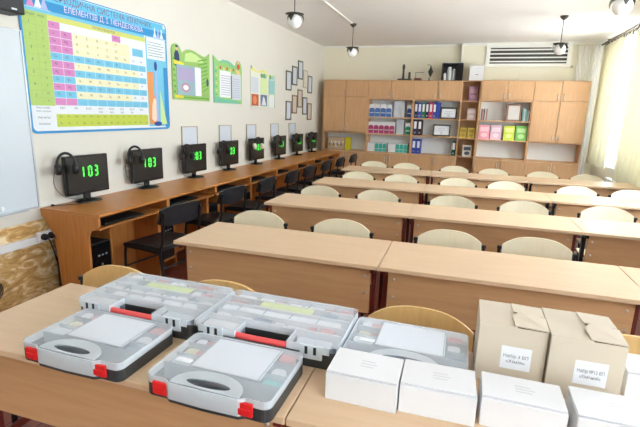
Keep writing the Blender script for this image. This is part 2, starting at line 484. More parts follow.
def make_headphones(mat_cup):
    r = thing('headphones', 'x', 'headphones', group='headphones hung on the monitors')
    b = MB()
    pts = [(0, .060 * math.cos(t), .085 * math.sin(t)) for t in [(-.35 + 3.84 * k / 20) for k in range(21)]]
    b.tube(pts, .010, M['blackp'], 8); b.build('headband', r)
    for s in (-1, 1):
        b = MB(); A = Matrix.Translation((0, s * .058, -.035)) @ Matrix.Rotation(s * PI / 2, 4, 'X')
        b.lathe([(.0, -.018), (.034, -.018), (.042, -.008), (.042, .012), (.03, .022), (0, .024)], mat_cup, 16, A)
        b.build('ear_cup', r)
    b = MB(); b.tube(smooth_path([(0, -.08, -.05), (.0, -.09, -.15), (-.0, -.04, -.235), (.0, .03, -.262), (0.0, .08, -.268)], 5), .0022, M['blackp'], 6); b.build('cable', r)
    return r
def make_keyboard(mat):
    r = thing('keyboard', 'x', 'keyboard', group='keyboards on the pull-out shelves')
    MB().box(0, .15, 0, .42, 0, .014, mat).build('body', r, bevel=.004)
    b = MB()
    for i in range(5):
        for j in range(15): b.box(.014 + i * .026, .036 + i * .026, .012 + j * .0265, .035 + j * .0265, .014, .019, mat)
    b.build('keys', r); return r
def make_cchair():
    r = thing('computer_chair', 'x', 'chair', group='black chairs at the computer desks')
    # sitter faces -x; origin on floor under the backrest centre
    def seat(u, v):
        y = (u * 2 - 1) * .205; x = -.42 + .40 * v
        z = .435 - .012 * math.sin(v * PI) * (1 - (u * 2 - 1) ** 2) - .02 * (1 - v) ** 4
        return (x, y, z)
    MB().grid(seat, 10, 10, M['vinyl'], (0, 0, .03)).build('seat', r, bevel=.008)
    def back(u, v):
        e = u * 2 - 1; y = e * .208
        top = .79 - .03 * abs(e) ** 4; bot = .63 - .0 * e + .02 * abs(e) ** 4
        return (.035 + .03 * v - .045 * e * e, y, bot + (top - bot) * v)
    MB().grid(back, 14, 6, M['vinyl'], (-.022, 0, 0)).build('backrest', r, bevel=.006)
    for s in (-1, 1):
        y = s * .195
        b = MB(); b.tube(smooth_path([(.03, y, .74), (.012, y, .62), (-.0, y, .50), (-.03, y, .42), (-.0, y, .22), (.05, y, .012)], 5), .011, M['black']); b.build('rear_leg', r)
        b = MB(); b.tube(smooth_path([(-.03, y, .42), (-.34, y, .42), (-.405, y, .40), (-.42, y, .2), (-.44, y, .012)], 5), .011, M['black']); b.build('front_leg', r)
    b = MB(); b.tube([(-.42, -.195, .25), (-.42, .195, .25)], .008, M['black']); b.build('stretcher', r); b = MB(); b.tube([(-.01, -.195, .30), (-.01, .195, .30)], .008, M['black']); b.build('stretcher', r)
    return r
cd, tw, mo, hp, kb, cc = make_cdesk(), make_tower(), make_monitor(), make_headphones(M['blackp']), make_keyboard(M['blackp']), make_cchair()
DS = ['nearest the whiteboard', 'second along the left wall', 'third along the left wall', 'fourth along the left wall', 'fifth along the left wall', 'sixth along the left wall', 'seventh along the left wall', 'farthest, against the back cabinets']
mony = [2.805, 3.525, 4.315, 5.085, 5.87, 6.72, 7.53, 8.33]
chy = [(-2.075, 2.90), (-2.10, 3.77), (-2.08, 4.50), (-2.06, 5.22), (-2.05, 5.85), (-2.05, 6.62), (-2.0, 7.25), (-1.97, 8.02)]
wear = ['1', '1', '7', '7', '1', '1', '1', '1']
for i in range(8):
    y0 = CY + i * CW
    f = (lambda s, loc, lab, rz=0: place(s, loc, lab, rz)) if i == 0 else (lambda s, loc, lab, rz=0: dup(s, loc, lab, rz))
    f(cd, (CX0, y0, 0), 'orange-brown computer desk with curved side panels, %s' % DS[i])
for i in range(8):
    y0 = CY + i * CW
    f = (lambda s, loc, lab, rz=0: place(s, loc, lab, rz)) if i == 0 else (lambda s, loc, lab, rz=0: dup(s, loc, lab, rz))
    f(tw, (CX0 + .05 + .02, y0 + .035, .1365), 'black computer tower inside the computer desk %s' % DS[i])
    f(kb, (CX0 + .345, y0 + .10, .6425), 'black keyboard on the shelf under the desktop, desk %s' % DS[i])
for i in range(8):
    f = (lambda s, loc, lab, rz=0: place(s, loc, lab, rz)) if i == 0 else (lambda s, loc, lab, rz=0: dup(s, loc, lab, rz))
    f(cc, (chy[i][0], chy[i][1], 0), 'black padded computer chair pulled up to the computer desk %s' % DS[i], [-.16, -.1, .0, .03, -.03, 0, .02, .02][i])
mons = []
for i in range(8):
    f = (lambda s, loc, lab, rz=0: place(s, loc, lab, rz)) if i == 0 else (lambda s, loc, lab, rz=0: dup(s, loc, lab, rz))
    mons.append(f(mo, (-2.868, mony[i], .75), 'black monitor with green digits on the computer desk %s' % DS[i], -.04))
for i in range(8):
    house = [c for c in children_of(mons[i]) if c.name.startswith('housing')][0]
    scr = [c for c in children_of(house) if c.name.startswith('screen')]
    d = digits(wear[i], i in (2, 3)).build('digits', scr[0] if scr else house); d['label'] = 'glowing green digits'
cup_w = fol('cream_ear_cup', (226, 222, 200))
hpw = make_headphones(cup_w)
hy = [(-2.862, -.25, .305), (-2.862, -.215, .32), (-2.862, -.215, .29), (-2.862, -.215, .29), (-2.845, .06, .30), (-2.862, -.2, .30), (-2.862, -.2, .30), (-2.862, -.2, .30)]
for i in range(8):
    loc = (hy[i][0] + (.035 if i != 4 else .06), mony[i] + hy[i][1] - .005 + (.015 if i else .03), .75 + hy[i][2] + (.0 if i else .01))
    if i == 4: place(hpw, (loc[0], mony[4] - .12, loc[2]), 'headphones with pale cream ear cups hanging over the fifth monitor', -.7)
    elif i == 0: place(hp, loc, 'black headphones hanging on the left edge of the monitor nearest the whiteboard', -.6)
    else: dup(hp, loc, 'black headphones hanging on the left edge of the %s monitor' % ['', 'second', 'third', 'fourth', '', 'sixth', 'seventh', 'farthest'][i], -.6)
# plug sockets, trunking, cables
tr = MB().box(XL + .012, XL + .05, YF, 2.60, .503, .556, M['plastic_w']).build('cable_trunking', bevel=.003)
tag(tr, 'white plastic cable trunking running along the chipboard panel', 'trunking')
so = thing('power_socket', 'white double wall socket on the trunking beside the computer desk', 'socket', (XL + .05, 2.335, .55))
MB().box(0, .03, 0, .15, -.03, .04, M['plastic_w']).build('housing', so, bevel=.006)
for k, (y, zz) in enumerate(((2.375, .553), (2.432, .553))):
    r = thing('power_plug', ['black plug in the left socket, with its cord hanging to the floor', 'black plug in the right socket, nearer the computer desk, with its cord'][k], 'plug', (XL + .08, y, zz), 0, 'plugs in the wall socket')
    b = MB(); b.lathe([(.024, 0), (.024, .022), (.014, .03), (.010, .042)], M['blackp'], 14, on_left_wall(0, 0, .0)); b.build('plug_body', r, bevel=0)
    b = MB(); b.tube(smooth_path([(.042, 0, 0), (.055, .01, -.05), (.05, .05 + .01 * k, -.2), (.05, .085 + .01 * k, -.35), (.055, .09, -zz + .006), (.06, .02, -zz + .006)], 6), .0045, M['blackp'], 8); b.build('cord', r)
b = MB()
for k in range(3):
    b.tube([(XL + .04 + .012 * k, 1.985 + (.05 + .004 * k) * math.cos(t), .27 + (.06 + .004 * k) * math.sin(t)) for t in [2 * PI * q / 24 for q in range(25)]], .004, M['blackp'], 6)
tag(b.build('coiled_cable'), 'black cable coiled against the chipboard wall at the left edge', 'cable')
b = MB(); b.tube(smooth_path([(XL + .045, 2.07, .765), (XL + .06, 2.12, .75), (XL + .055, 2.155, .79), (XL + .05, 2.16, .84)], 5), .006, M['blackp'], 8)
b = MB(); b.tube(smooth_path([(-2.925, 2.53, .7545), (-2.89, 2.56, .7545), (-2.83, 2.63, .7545), (-2.80, 2.72, .7545)], 5), .0032, M['blackp'], 6); b.lathe([(.012, 0), (.012, .012), (0, .014)], M['blackp'], 10, Matrix.Translation((-2.93, 2.52, .7505)))
tag(b.build('desk_cable'), 'thin black cable end lying on the desktop left of the nearest monitor', 'cable')

# ---------------------------------------------------------------- left wall: whiteboard, speaker, poster, stands, frames
wb = thing('whiteboard', 'large white magnetic board on the left wall', 'whiteboard', (XL + .005, .6, .76))
MB().box(0, .014, .0, 1.81, .012, 1.21, M['wb']).build('panel', wb)
b = MB(); b.box(0, .02, 0, 1.81, 0, .012, M['alu']); b.box(0, .02, 0, 1.81, 1.21, 1.222, M['alu']); b.box(0, .02, 1.81, 1.822, 0, 1.222, M['alu']); b.box(0, .02, -.012, 0, 0, 1.222, M['alu']); b.build('frame', wb)
b = MB(); b.box(.02, .06, .9, 1.7, .0, .008, M['alu']); b.build('pen_tray', wb)
for k, y in enumerate((1.98, 2.06, 2.14)):
    b = MB(); b.lathe([(.014, 0), (.014, .007), (.010, .010)], M['plastic_w'], 12, on_left_wall(0, 0, 0)); o = b.build('board_magnet', loc=(XL + .0195, y, .80))
    tag(o, ['small white round magnet at the bottom of the whiteboard, left of three', 'small white round magnet at the bottom of the whiteboard, middle of three', 'small white round magnet at the bottom of the whiteboard, right of three'][k], 'magnet', 'magnets on the whiteboard')
sp = thing('wall_speaker', 'black loudspeaker box mounted high on the left wall above the whiteboard', 'speaker', (XL, 2.12, 2.055))
MB().box(.03, .17, 0, .225, 0, .30, M['blackp']).build('cabinet', sp, bevel=.008)
b = MB(); b.box(.17, .174, .01, .215, .01, .29, M['vinyl']); b.build('grille', sp, bevel=.003)
b = MB(); b.box(.174, .176, .13, .165, .018, .028, M['alu']); b.build('badge', sp)
MB().box(0, .035, .05, .17, .08, .2, M['black']).build('bracket', sp)

# periodic table poster: y 2.43 .. 4.0, z 1.29 .. 2.30
ps = thing('periodic_table_poster', 'large blue-edged periodic table poster on the left wall', 'poster', (XL + .004, 2.43, 1.29))
PW, PH = 1.575, 1.01
CB = fol('poster_blue', (40, 140, 200)); CLB = fol('poster_light_blue', (112, 190, 218)); CSK = fol('poster_sky', (96, 190, 224))
CG = fol('poster_green', (170, 200, 106)); CYG = fol('poster_yellow_green', (190, 204, 66)); CP = fol('poster_pink', (206, 130, 184)); CC = fol('poster_cream', (230, 226, 186)); CW_ = fol('poster_white', (224, 230, 234))
CT = fol('poster_teal', (58, 176, 172)); CO = fol('poster_orange', (226, 150, 84)); CNV = fol('poster_navy', (44, 70, 150)); CV = fol('poster_violet', (170, 178, 222)); CDT = fol('poster_text', (120, 60, 110)); CIK = fol('poster_ink', (70, 100, 110))
X0 = on_left_wall(0, 0, 0)
MB().plate(rrect(0, PW, 0, PH, .045), 0, .008, CB, X=X0).build('board', ps)
b = MB()
def rc(a, c, d, e, m, z=.0085): b.add([(a, d, z), (c, d, z), (c, e, z), (a, e, z)], [(0, 1, 2, 3)], m, False, X0)
b.plate(rrect(.016, PW - .016, .018, PH - .008, .035), .008, .0083, CW_, X=X0)
b.build('print_sheet', ps)
b = MB()
rc(.016, PW - .01, .865, .925, CB, .0084); rc(.05, PW - .05, .925, .998, CSK, .0084); rc(.25, PW - .2, .862, .88, CB, .0086); rc(.016, .05, .925, .965, CSK, .0084); rc(PW - .05, PW - .016, .925, .965, CSK, .0084)
rc(.016, PW - .33, .838, .862, CLB, .0084)
# decorative flasks in the header corners
for (cx, cc_) in ((.09, CP), (.15, CW_), (.20, CV)): b.plate([(cx - .03, .868), (cx + .03, .868), (cx + .008, .93), (cx + .008, .975), (cx - .008, .975), (cx - .008, .93)], .0086, .009, cc_, X=X0)
for (cx, cc_) in ((1.40, CW_), (1.45, CV), (1.50, CW_)): b.plate([(cx - .026, .868), (cx + .026, .868), (cx + .008, .91), (cx + .008, .95), (cx - .008, .95), (cx - .008, .91)], .0086, .009, cc_, X=X0)
b.build('header', ps)
b = MB()
gx0, gx1, gz1, gz0 = .215, 1.245, .80, .205      # element grid
rc(.016, gx0, gz0 - .005, .838, CG); rc(gx0, gx1 + .01, gz1, .838, fol('poster_gold', (206, 212, 110)))
rh = (gz1 - gz0) / 11.0; cw = (gx1 - gx0) / 10.0
P, B_, C_, W_ = CP, CLB, CC, CW_
pat = ['PWWWWWPWWW', 'PPCCCCCCWW', 'PPCCCCCCWW', 'PPBBBBBBBB', 'BBCCCCCCWW', 'PPBBBBBBBB', 'BBCCCCCCWW', 'PPBBBBBBBB', 'BBCCCCCCWW', 'PPBBBBBBBB', 'PPBBBBBBBB']
pat = ['PWWWWWPWWW', 'PPCCCCCCWW', 'PPCCCCCCWW', 'PPCCCCCCWW', 'BBBBBBBBBB', 'PPCCCCCCCW', 'PPBBBBBBBB', 'BBCCCCCCCW', 'PPBBBBBBBB', 'BBCCCCCCWW', 'PPBBBBBBBB']
for j, rowp in enumerate(pat):
    for i, ch in enumerate(rowp):
        m = {'P': CP, 'B': CLB, 'C': CC, 'W': CW_}[ch]
        a = gx0 + i * cw; z = gz1 - (j + 1) * rh
        rc(a + .0015, a + cw - .0015, z + .0015, z + rh - .0015, m, .0088)
# legend box
rc(gx1 - .17, gx1 - .03, gz1 - 2.6 * rh, gz1 - 1.4 * rh, CLB, .0091)
rc(.216, 1.245, .045, .14, CYG, .0088); rc(.016, .21, .045, .135, CW_, .0088)
for k in range(1, 5): rc(.216, 1.245, .045 + .019 * k, .0465 + .019 * k, CG, .009)
for k in range(1, 14): rc(.216 + k * 1.029 / 14, .2175 + k * 1.029 / 14, .045, .14, CG, .009)
for k in range(0, 12): rc(.016, .215, .255 + k * .0495, .2565 + k * .0495, fol('poster_line', (150, 180, 96)) if k == 0 else bpy.data.materials['poster_line'], .0088)
for x in (.115,): rc(x, x + .002, gz0, .838, bpy.data.materials['poster_line'], .0089)
b.build('element_grid', ps)
b = MB()
rc(gx1 + .012, PW - .014, .03, .86, CLB, .0087); rc(PW - .07, PW - .014, .02, .60, CB, .0088); rc(gx1 + .03, PW - .03, .66, .855, CW_, .0089)
b.plate([(1.27, .05), (1.37, .05), (1.40, .2), (1.345, .34), (1.345, .54), (1.262, .54), (1.262, .12)], .0089, .0092, CO, X=X0)
b.plate([(1.30, .10), (1.345, .07), (1.40, .12), (1.39, .28), (1.34, .30), (1.31, .22)], .0092, .0094, fol('poster_peach', (240, 214, 190)), X=X0)
b.plate([(1.372, .06), (1.402, .06), (1.402, .56), (1.372, .56)], .0094, .0097, CV, X=X0)
b.plate(ellipse(1.387, .60, .022, .045, 14), .0094, .0097, CNV, X=X0); b.plate(ellipse(1.387, .055, .06, .022, 14), .0094, .0098, CNV, X=X0)
b.plate([(1.43, .05), (1.53, .05), (1.44, .38)], .0089, .0092, fol('poster_lime', (200, 226, 150)), X=X0)
b.build('side_picture', ps)
b = MB()
TX = lambda x, z, h=.0095: X0 @ Matrix.Translation((x, z, h))
b.text('ПЕРІОДИЧНА СИСТЕМА ХІМІЧНИХ', .062, CDT, TX(.80, .960), width=1.10)
b.text('ЕЛЕМЕНТІВ Д. І. МЕНДЕЛЄЄВА', .058, fol('poster_title', (236, 214, 232)), TX(.80, .899), width=.86)
b.text('ПЕРІОДИ', .02, CIK, TX(.065, .815)); b.text('РЯДИ', .02, CIK, TX(.165, .815)); b.text('ГРУПИ ЕЛЕМЕНТІВ', .026, CDT, TX(.75, .819))
for k, q in enumerate('1234567'): b.text(q, .03, CIK, TX(.065, .765 - k * .083))
for k in range(1, 12): b.text(str(k), .022, CIK, TX(.165, .775 - (k - 1) * rh))
E_ = ['H......', 'Li Be B C N O F', 'Na Mg Al Si P S Cl', 'K Ca Sc Ti V Cr Mn Fe Co Ni', 'Cu Zn Ga Ge As Se Br', 'Rb Sr Y Zr Nb Mo Tc Ru Rh Pd', 'Ag Cd In Sn Sb Te I', 'Cs Ba La Hf Ta W Re Os Ir Pt', 'Au Hg Tl Pb Bi Po At', 'Fr Ra Ac Rf Db Sg Bh Hs Mt Ds']
rowsE = [['H', '', '', '', '', '', '(H)']] + [e.split() for e in E_[1:]]
for j, e in enumerate(rowsE):
    for i, q in enumerate(e):
        if q: b.text(q, .026, CDT if i % 2 else CIK, TX(gx0 + (i + .4) * cw, gz1 - (j + .45) * rh))
for k, q in enumerate(['R2O', 'RO', 'R2O3', 'RO2', 'R2O5', 'RO3', 'R2O7', 'RO4']): b.text(q, .024, CIK, TX(gx0 + (k + .5) * .125, .185))
for k, q in enumerate(['RH4', 'RH3', 'RH2', 'RH']): b.text(q, .022, CIK, TX(gx0 + (k + 3.5) * .125, .158))
la = 'Ce Pr Nd Pm Sm Eu Gd Tb Dy Ho Er Tm Yb Lu'.split(); ac = 'Th Pa U Np Pu Am Cm Bk Cf Es Fm Md No Lr'.split()
for k in range(14): b.text(la[k], .022, CIK, TX(.216 + (k + .5) * 1.029 / 14, .122)); b.text(ac[k], .022, CIK, TX(.216 + (k + .5) * 1.029 / 14, .07))
b.text('Вищі оксиди', .018, CIK, TX(.11, .185)); b.text('Леткі сполуки', .018, CIK, TX(.11, .16)); b.text('Лантаноїди', .02, CIK, TX(.11, .115)); b.text('Актиноїди', .02, CIK, TX(.11, .07))
for k in range(6): rc(gx1 + .045, PW - .05 - .03 * (k % 2), .69 + k * .024, .694 + k * .024, CIK, .0092)
b.build('lettering', ps)

# green stands
def stand_a():
    r = thing('display_stand', 'green wavy-topped stand with a boy figure, beside the periodic table', 'display board', (XL + .004, 4.08, 1.59), 0, 'school display boards on the left wall')
    g = fol('stand_green', (150, 190, 104)); lg = fol('stand_pale_green', (198, 226, 150)); ylw = fol('stand_yellow', (232, 216, 70)); nv = fol('boy_navy', (52, 66, 110)); sk = fol('boy_skin', (220, 180, 150)); lf = fol('stand_leaf', (98, 170, 60)); pg = fol('page_blue_grey', (150, 180, 190)); pv = fol('page_violet', (170, 160, 196)); rr = fol('photo_rose', (188, 140, 160))
    out = [(0, 0), (.70, 0), (.715, .535), (.66, .50), (.60, .488), (.54, .498), (.48, .51), (.40, .528), (.33, .532), (.27, .525), (.22, .50), (.185, .475), (.165, .505), (.14, .54), (.10, .56), (.06, .558), (.02, .54), (0, .5)]
    MB().plate(out, 0, .008, g, X=X0).build('board', r)
    b = MB(); b.plate([(.22, .40), (.58, .42), (.55, .455), (.44, .49), (.34, .505), (.24, .48)], .008, .0086, lg, X=X0)
    for k in range(9): b.plate([(.46 + .012 * k, .42 - .04 * k), (.66, .46 - .04 * k), (.67, .475 - .04 * k), (.47 + .012 * k, .435 - .04 * k)], .008, .0088, lf, X=X0)
    for k in range(7): b.plate(ellipse(.03 + .01 * (k % 2), .08 + .055 * k, .018, .014, 8), .008, .0088, lf, X=X0)
    b.add([(.02, .02, .0088), (.68, .02, .0088), (.68, .035, .0088), (.02, .03, .0088)], [(0, 1, 2, 3)], lf, False, X0)
    b.build('decoration', r)
    b = MB(); b.plate(ellipse(.085, .515, .022, .024, 14), .008, .011, sk, X=X0); b.plate([(.045, .40), (.13, .40), (.125, .46), (.10, .495), (.07, .495), (.045, .46)], .008, .011, nv, X=X0); b.plate([(.05, .34), (.12, .34), (.12, .40), (.05, .40)], .008, .010, nv, X=X0); b.plate(ellipse(.085, .535, .024, .012, 12), .011, .012, nv, X=X0); b.plate([(.03, .36), (.20, .34), (.20, .38), (.03, .40)], .008, .0115, ylw, X=X0); b.plate([(.03, .02), (.18, .02), (.18, .045), (.03, .05)], .008, .010, ylw, X=X0)
    b.plate(ellipse(.66, .21, .022, .045, 12), .008, .010, nv, X=X0)
    b.build('painted_figure', r)
    b = MB(); b.box(.07, .52, .05, .36, .008, .014, pg, X=X0); b.box(.40, .52, .052, .358, .014, .0145, M['paper'], X=X0); b.box(.09, .38, .2, .33, .014, .0145, pv, X=X0); b.plate(ellipse(.22, .13, .08, .05, 14), .014, .0148, rr, X=X0); b.plate(ellipse(.22, .13, .05, .028, 14), .0148, .0152, M['paper'], X=X0)
    b.build('pinned_pages', r)
def stand_b():
    r = thing('display_stand', 'green and teal stand with wavy top and an open booklet, second from the poster', 'display board', (XL + .004, 4.88, 1.58), 0, 'school display boards on the left wall')
    g = fol('stand_b_green', (150, 202, 116)); tl = fol('stand_b_teal', (120, 194, 160)); rd = fol('stand_b_red', (196, 84, 66)); lf = fol('stand_b_leaf', (90, 170, 100)); pk = fol('stand_b_apricot', (232, 196, 140))
    out = [(0, 0), (.70, 0), (.71, .44), (.69, .50), (.65, .54), (.60, .545), (.565, .515), (.54, .475), (.50, .475), (.43, .50), (.34, .52), (.25, .518), (.16, .495), (.10, .495), (.04, .53), (0, .545)]
    MB().plate(out, 0, .008, g, X=X0).build('board', r)
    b = MB(); b.plate([(0, .0), (.69, 0), (.5, .045), (.25, .05), (.03, .08), (.03, .46), (0, .53)], .008, .0086, tl, X=X0); b.plate([(.10, .47), (.3, .49), (.5, .44), (.52, .46), (.4, .51), (.22, .52)], .008, .0087, tl, X=X0)
    for k in range(6): b.plate(ellipse(.16 + .08 * k, .42 - .01 * (k % 2), .02, .02, 8), .008, .009, [rd, pk][k % 2], X=X0)
    for k in range(8): b.plate(ellipse(.05 + .012 * (k % 2), .10 + .045 * k, .016, .012, 8), .0086, .009, [lf, pk][k % 2], X=X0)
    b.build('decoration', r)
    b = MB(); b.plate(ellipse(.61, .47, .04, .035, 12), .008, .011, rd, X=X0); b.plate(ellipse(.61, .525, .022, .022, 12), .008, .0115, fol('figure_face', (226, 190, 160)), X=X0); b.plate([(.56, .36), (.66, .36), (.64, .42), (.58, .42)], .008, .010, pk, X=X0); b.build('painted_figure', r)
    b = MB(); b.box(.13, .40, .07, .39, .008, .013, M['paper'], X=X0); b.box(.42, .66, .05, .37, .008, .016, M['greypaper'], X=X0)
    for k in range(9): b.box(.16, .38, .10 + .028 * k, .108 + .028 * k, .013, .0133, fol('text_lilac', (170, 172, 200)) if k == 0 else bpy.data.materials['text_lilac'], X=X0); b.box(.44, .63, .08 + .028 * k, .088 + .028 * k, .016, .0163, bpy.data.materials['text_lilac'], X=X0)
    b.box(.405, .425, .06, .34, .008, .017, fol('booklet_spine', (110, 120, 90)), X=X0); b.build('pinned_booklet', r)
def stand_c():
    r = thing('display_stand', 'pale three-column stand with a yellow scalloped top, third from the poster', 'display board', (XL + .004, 5.85, 1.55), 0, 'school display boards on the left wall')
    wh = fol('stand_c_white', (226, 228, 214)); yl = fol('stand_c_yellow', (228, 226, 110)); gr = fol('stand_c_green', (110, 170, 110)); rd = fol('stand_c_red', (190, 90, 60)); bl = fol('stand_c_blue', (110, 130, 160)); cy = fol('stand_c_cyan', (150, 205, 200)); lg = fol('stand_c_lime', (214, 230, 170))
    W = .82
    out = [(0, 0), (W, 0), (W, .50), (W - .02, .53), (.62, .47), (.55, .49), (.41, .54), (.27, .50), (.2, .50), (.02, .57), (0, .55)]
    MB().plate(out, 0, .008, wh, X=X0).build('board', r)
    b = MB(); b.plate([(.03, .50), (.2, .48), (.41, .50), (.62, .44), (.79, .46), (.80, .50), (.62, .465), (.41, .535), (.2, .495), (.02, .55)], .008, .0087, yl, X=X0)
    for x in (.35, .43, .48, .65, .74): b.plate(ellipse(x, .45, .045, .035, 10), .0087, .0093, [cy, gr][int(x * 100) % 2], X=X0)
    b.plate(ellipse(.025, .54, .02, .025, 10), .0087, .0093, gr, X=X0)
    b.build('decoration', r)
    b = MB()
    for (x0, m1) in ((.02, wh), (.31, lg), (.60, cy)): b.box(x0, x0 + .22, .20, .41, .008, .011, M['greypaper'] if m1 is wh else m1, X=X0)
    b.box(.02, .24, .02, .18, .008, .011, rd, X=X0); b.box(.31, .53, .02, .18, .008, .011, bl, X=X0); b.box(.60, .79, .02, .17, .008, .011, M['paper'], X=X0)
    b.plate(ellipse(.12, .10, .06, .06, 12), .011, .0115, fol('photo_orange', (224, 140, 90)), X=X0); b.plate([(.34, .03), (.5, .03), (.44, .14), (.40, .16)], .011, .0115, M['paper'], X=X0)
    b.box(.6, .605, .17, .43, .008, .013, gr, X=X0); b.box(.815, .82, 0, .5, .008, .011, gr, X=X0); b.box(.595, .60, .0, .19, .008, .011, gr, X=X0)
    b.build('pinned_pages', r)
stand_a(); stand_b(); stand_c()

def make_frame(name, w, h, fm, inner, depth=.012, bw=.012):
    r = thing(name, 'x', 'picture frame')
    b = MB(); b.box(0, w, 0, bw, 0, depth, fm, X0); b.box(0, w, h - bw, h, 0, depth, fm, X0); b.box(0, bw, bw, h - bw, 0, depth, fm, X0); b.box(w - bw, w, bw, h - bw, 0, depth, fm, X0); b.build('frame', r)
    MB().box(bw, w - bw, bw, h - bw, 0, depth * .5, inner, X0).build('picture', r); return r
fa = make_frame('wall_plaque', .235, .315, fol('dark_frame', (92, 92, 74)), M['greypaper'], bw=.022)
fb = make_frame('wall_plaque', .235, .315, fol('brown_frame', (128, 108, 84)), fol('plaque_beige', (204, 194, 178)), bw=.022)
fc = make_frame('wall_plaque', .235, .315, fol('pale_frame', (186, 184, 160)), fol('plaque_pale', (214, 212, 196)), bw=.02)
# (px-derived) rows of five: y offsets along the wall, z
F1 = [(7.138, 1.85, 'a'), (7.41, 1.95, 'a'), (7.69, 2.07, 'a'), (7.955, 1.935, 'c'), (8.205, 1.855, 'a')]
F2 = [(7.145, 1.36, 'a'), (7.42, 1.47, 'b'), (7.685, 1.578, 'b'), (7.945, 1.455, 'a'), (8.205, 1.355, 'b')]
src = {'a': fa, 'b': fb, 'c': fc}; seen = set()
for rn, FF in (('upper', F1), ('lower', F2)):
    for i, (y, z, k) in enumerate(FF):
        nm = ['first', 'second', 'topmost middle', 'fourth', 'last'][i]
        lab = 'small %s portrait plaque, %s from left in the %s chevron of five' % ({'a': 'grey dark-framed', 'b': 'beige brown-framed', 'c': 'faded pale'}[k], nm, rn)
        loc = (XL + .003, y, z)
        if k in seen: o = dup(src[k], loc, lab)
        else: o = place(src[k], loc, lab); seen.add(k)
        o['group'] = 'ten small plaques on the left wall'; o['category'] = 'plaque'
pf = make_frame('paper_frame', .30, .30, fol('thin_wood_frame', (176, 164, 142)), M['greypaper'], bw=.010)
for i, (y, w) in enumerate(((4.205, .30), (4.985, .30), (5.715, .31), (6.53, .32), (7.29, .32))):
    lab = 'thin-framed pale notice on the left wall above the %s monitor' % ['third', 'fourth', 'fifth', 'sixth', 'seventh'][i]
    o = place(pf, (XL + .003, y, 1.01), lab) if i == 0 else dup(pf, (XL + .003, y, 1.01), lab)
    o['category'] = 'notice'; o['group'] = 'framed notices above the monitors'

# ---------------------------------------------------------------- back cabinets
YLf, YRf, ZTOP, ZLOW = 8.75, 8.63, 2.137, .785
c = [-2.80, -1.90, -1.035, -.175, .145, .995, 1.835]
T = .018
white_back = plain('white_fibreboard', (240, 243, 243), .7, var=.01)
def door(parent, x0, x1, z0, z1, yf, hx, hz):
    d = MB().box(x0 + .003, x1 - .003, -.018, -.001, z0 + .003, z1 - .003, M['cab']).build('door', parent, bevel=.002)
    b = MB(); b.tube(smooth_path([(hx, -.018, hz - .045), (hx, -.036, hz - .035), (hx, -.04, hz), (hx, -.036, hz + .035), (hx, -.018, hz + .045)], 4), .006, M['handle'], 8)
    b.build('handle', d)
def cabinet(name, lab, x0, x1, yf, yb, doors, shelves, niche, back=None):
    r = thing(name, lab, 'cabinet', (x0, yf, 0)); W = x1 - x0; D = yb - yf - .003
    b = MB(); b.box(0, T, 0, D, 0, ZTOP - T, M['cab']); b.box(W - T, W, 0, D, 0, ZTOP - T, M['cab']); b.box(0, W, -.005, D, ZTOP - T, ZTOP, M['cab']); b.box(T, W - T, .03, D, .06, .075, M['cab']); b.box(T, W - T, .03, .045, 0, .06, M['cab']); b.build('carcass', r, bevel=.001)
    MB().box(T, W - T, min(D - .006, .30), min(D, .306), .075, ZTOP - T, white_back).build('back_panel', r)
    for z in shelves: MB().box(T, W - T, .0, D - .006, z - .02, z, M['cab']).build('shelf', r, bevel=.001)
    for (z0, z1, hz) in doors:
        door(r, 0, W / 2, z0, z1, 0, W / 2 - .045, hz); door(r, W / 2, W, z0, z1, 0, W / 2 + .045, hz)
    return r
lowd = (.06, ZLOW - .02, .66)
cabinet('storage_cabinet', 'tall beech cabinet at the far left of the back wall with closed upper doors', c[0], c[1], YLf, YB, [(1.825, ZTOP - .018, 1.88), (1.15, 1.825, 1.20), lowd], [1.145, ZLOW, 1.83], None)
cabinet('storage_cabinet', 'beech cabinet with shelves of blue, crimson and teal kits', c[1], c[2], YLf, YB, [(1.80, ZTOP - .018, 1.87), lowd], [1.80, 1.455, 1.135, ZLOW], None)
cabinet('storage_cabinet', 'beech cabinet with shelves of ring binders and two framed certificates', c[2], c[3], YLf, YB, [(1.80, ZTOP - .018, 1.87), lowd], [1.80, 1.455, 1.135, ZLOW], None)
cabinet('storage_cabinet', 'beech cabinet right of the corner shelves displaying colourful booklets', c[4], c[5], YRf, YB2, [(1.80, ZTOP - .018, 1.87), lowd], [1.80, 1.455, 1.12, ZLOW], None)
cabinet('storage_cabinet', 'tall beech cabinet at the right end of the back wall beside the curtain', c[5], c[6], YRf, YB2 - .08, [(1.80, ZTOP - .018, 1.87), (1.12, 1.80, 1.19), lowd], [1.80, 1.12, ZLOW], None)
# corner shelf unit
cs = thing('corner_shelf', 'open beech corner shelving between the two cabinet blocks', 'shelf unit', (c[3], YLf, 0))
W = c[4] - c[3]
poly = [(.002, 0), (.10, -.02), (W - .002, YRf - YLf), (W - .002, YB2 - YLf - .005), (.002, YB2 - YLf - .005)]
for z in (.08, .46, ZLOW, 1.12, 1.455, 1.79, ZTOP): MB().plate(poly, z - .018, z, M['cab']).build('shelf', cs, bevel=.001)
MB().box(.002, W - .002, YB2 - YLf - .012, YB2 - YLf - .005, .08, ZTOP - .02, M['cab']).build('back_panel', cs)
MB().box(W - .02, W - .002, YRf - YLf, YB2 - YLf - .012, 0, ZTOP - .019, M['cab']).build('side_panel', cs)

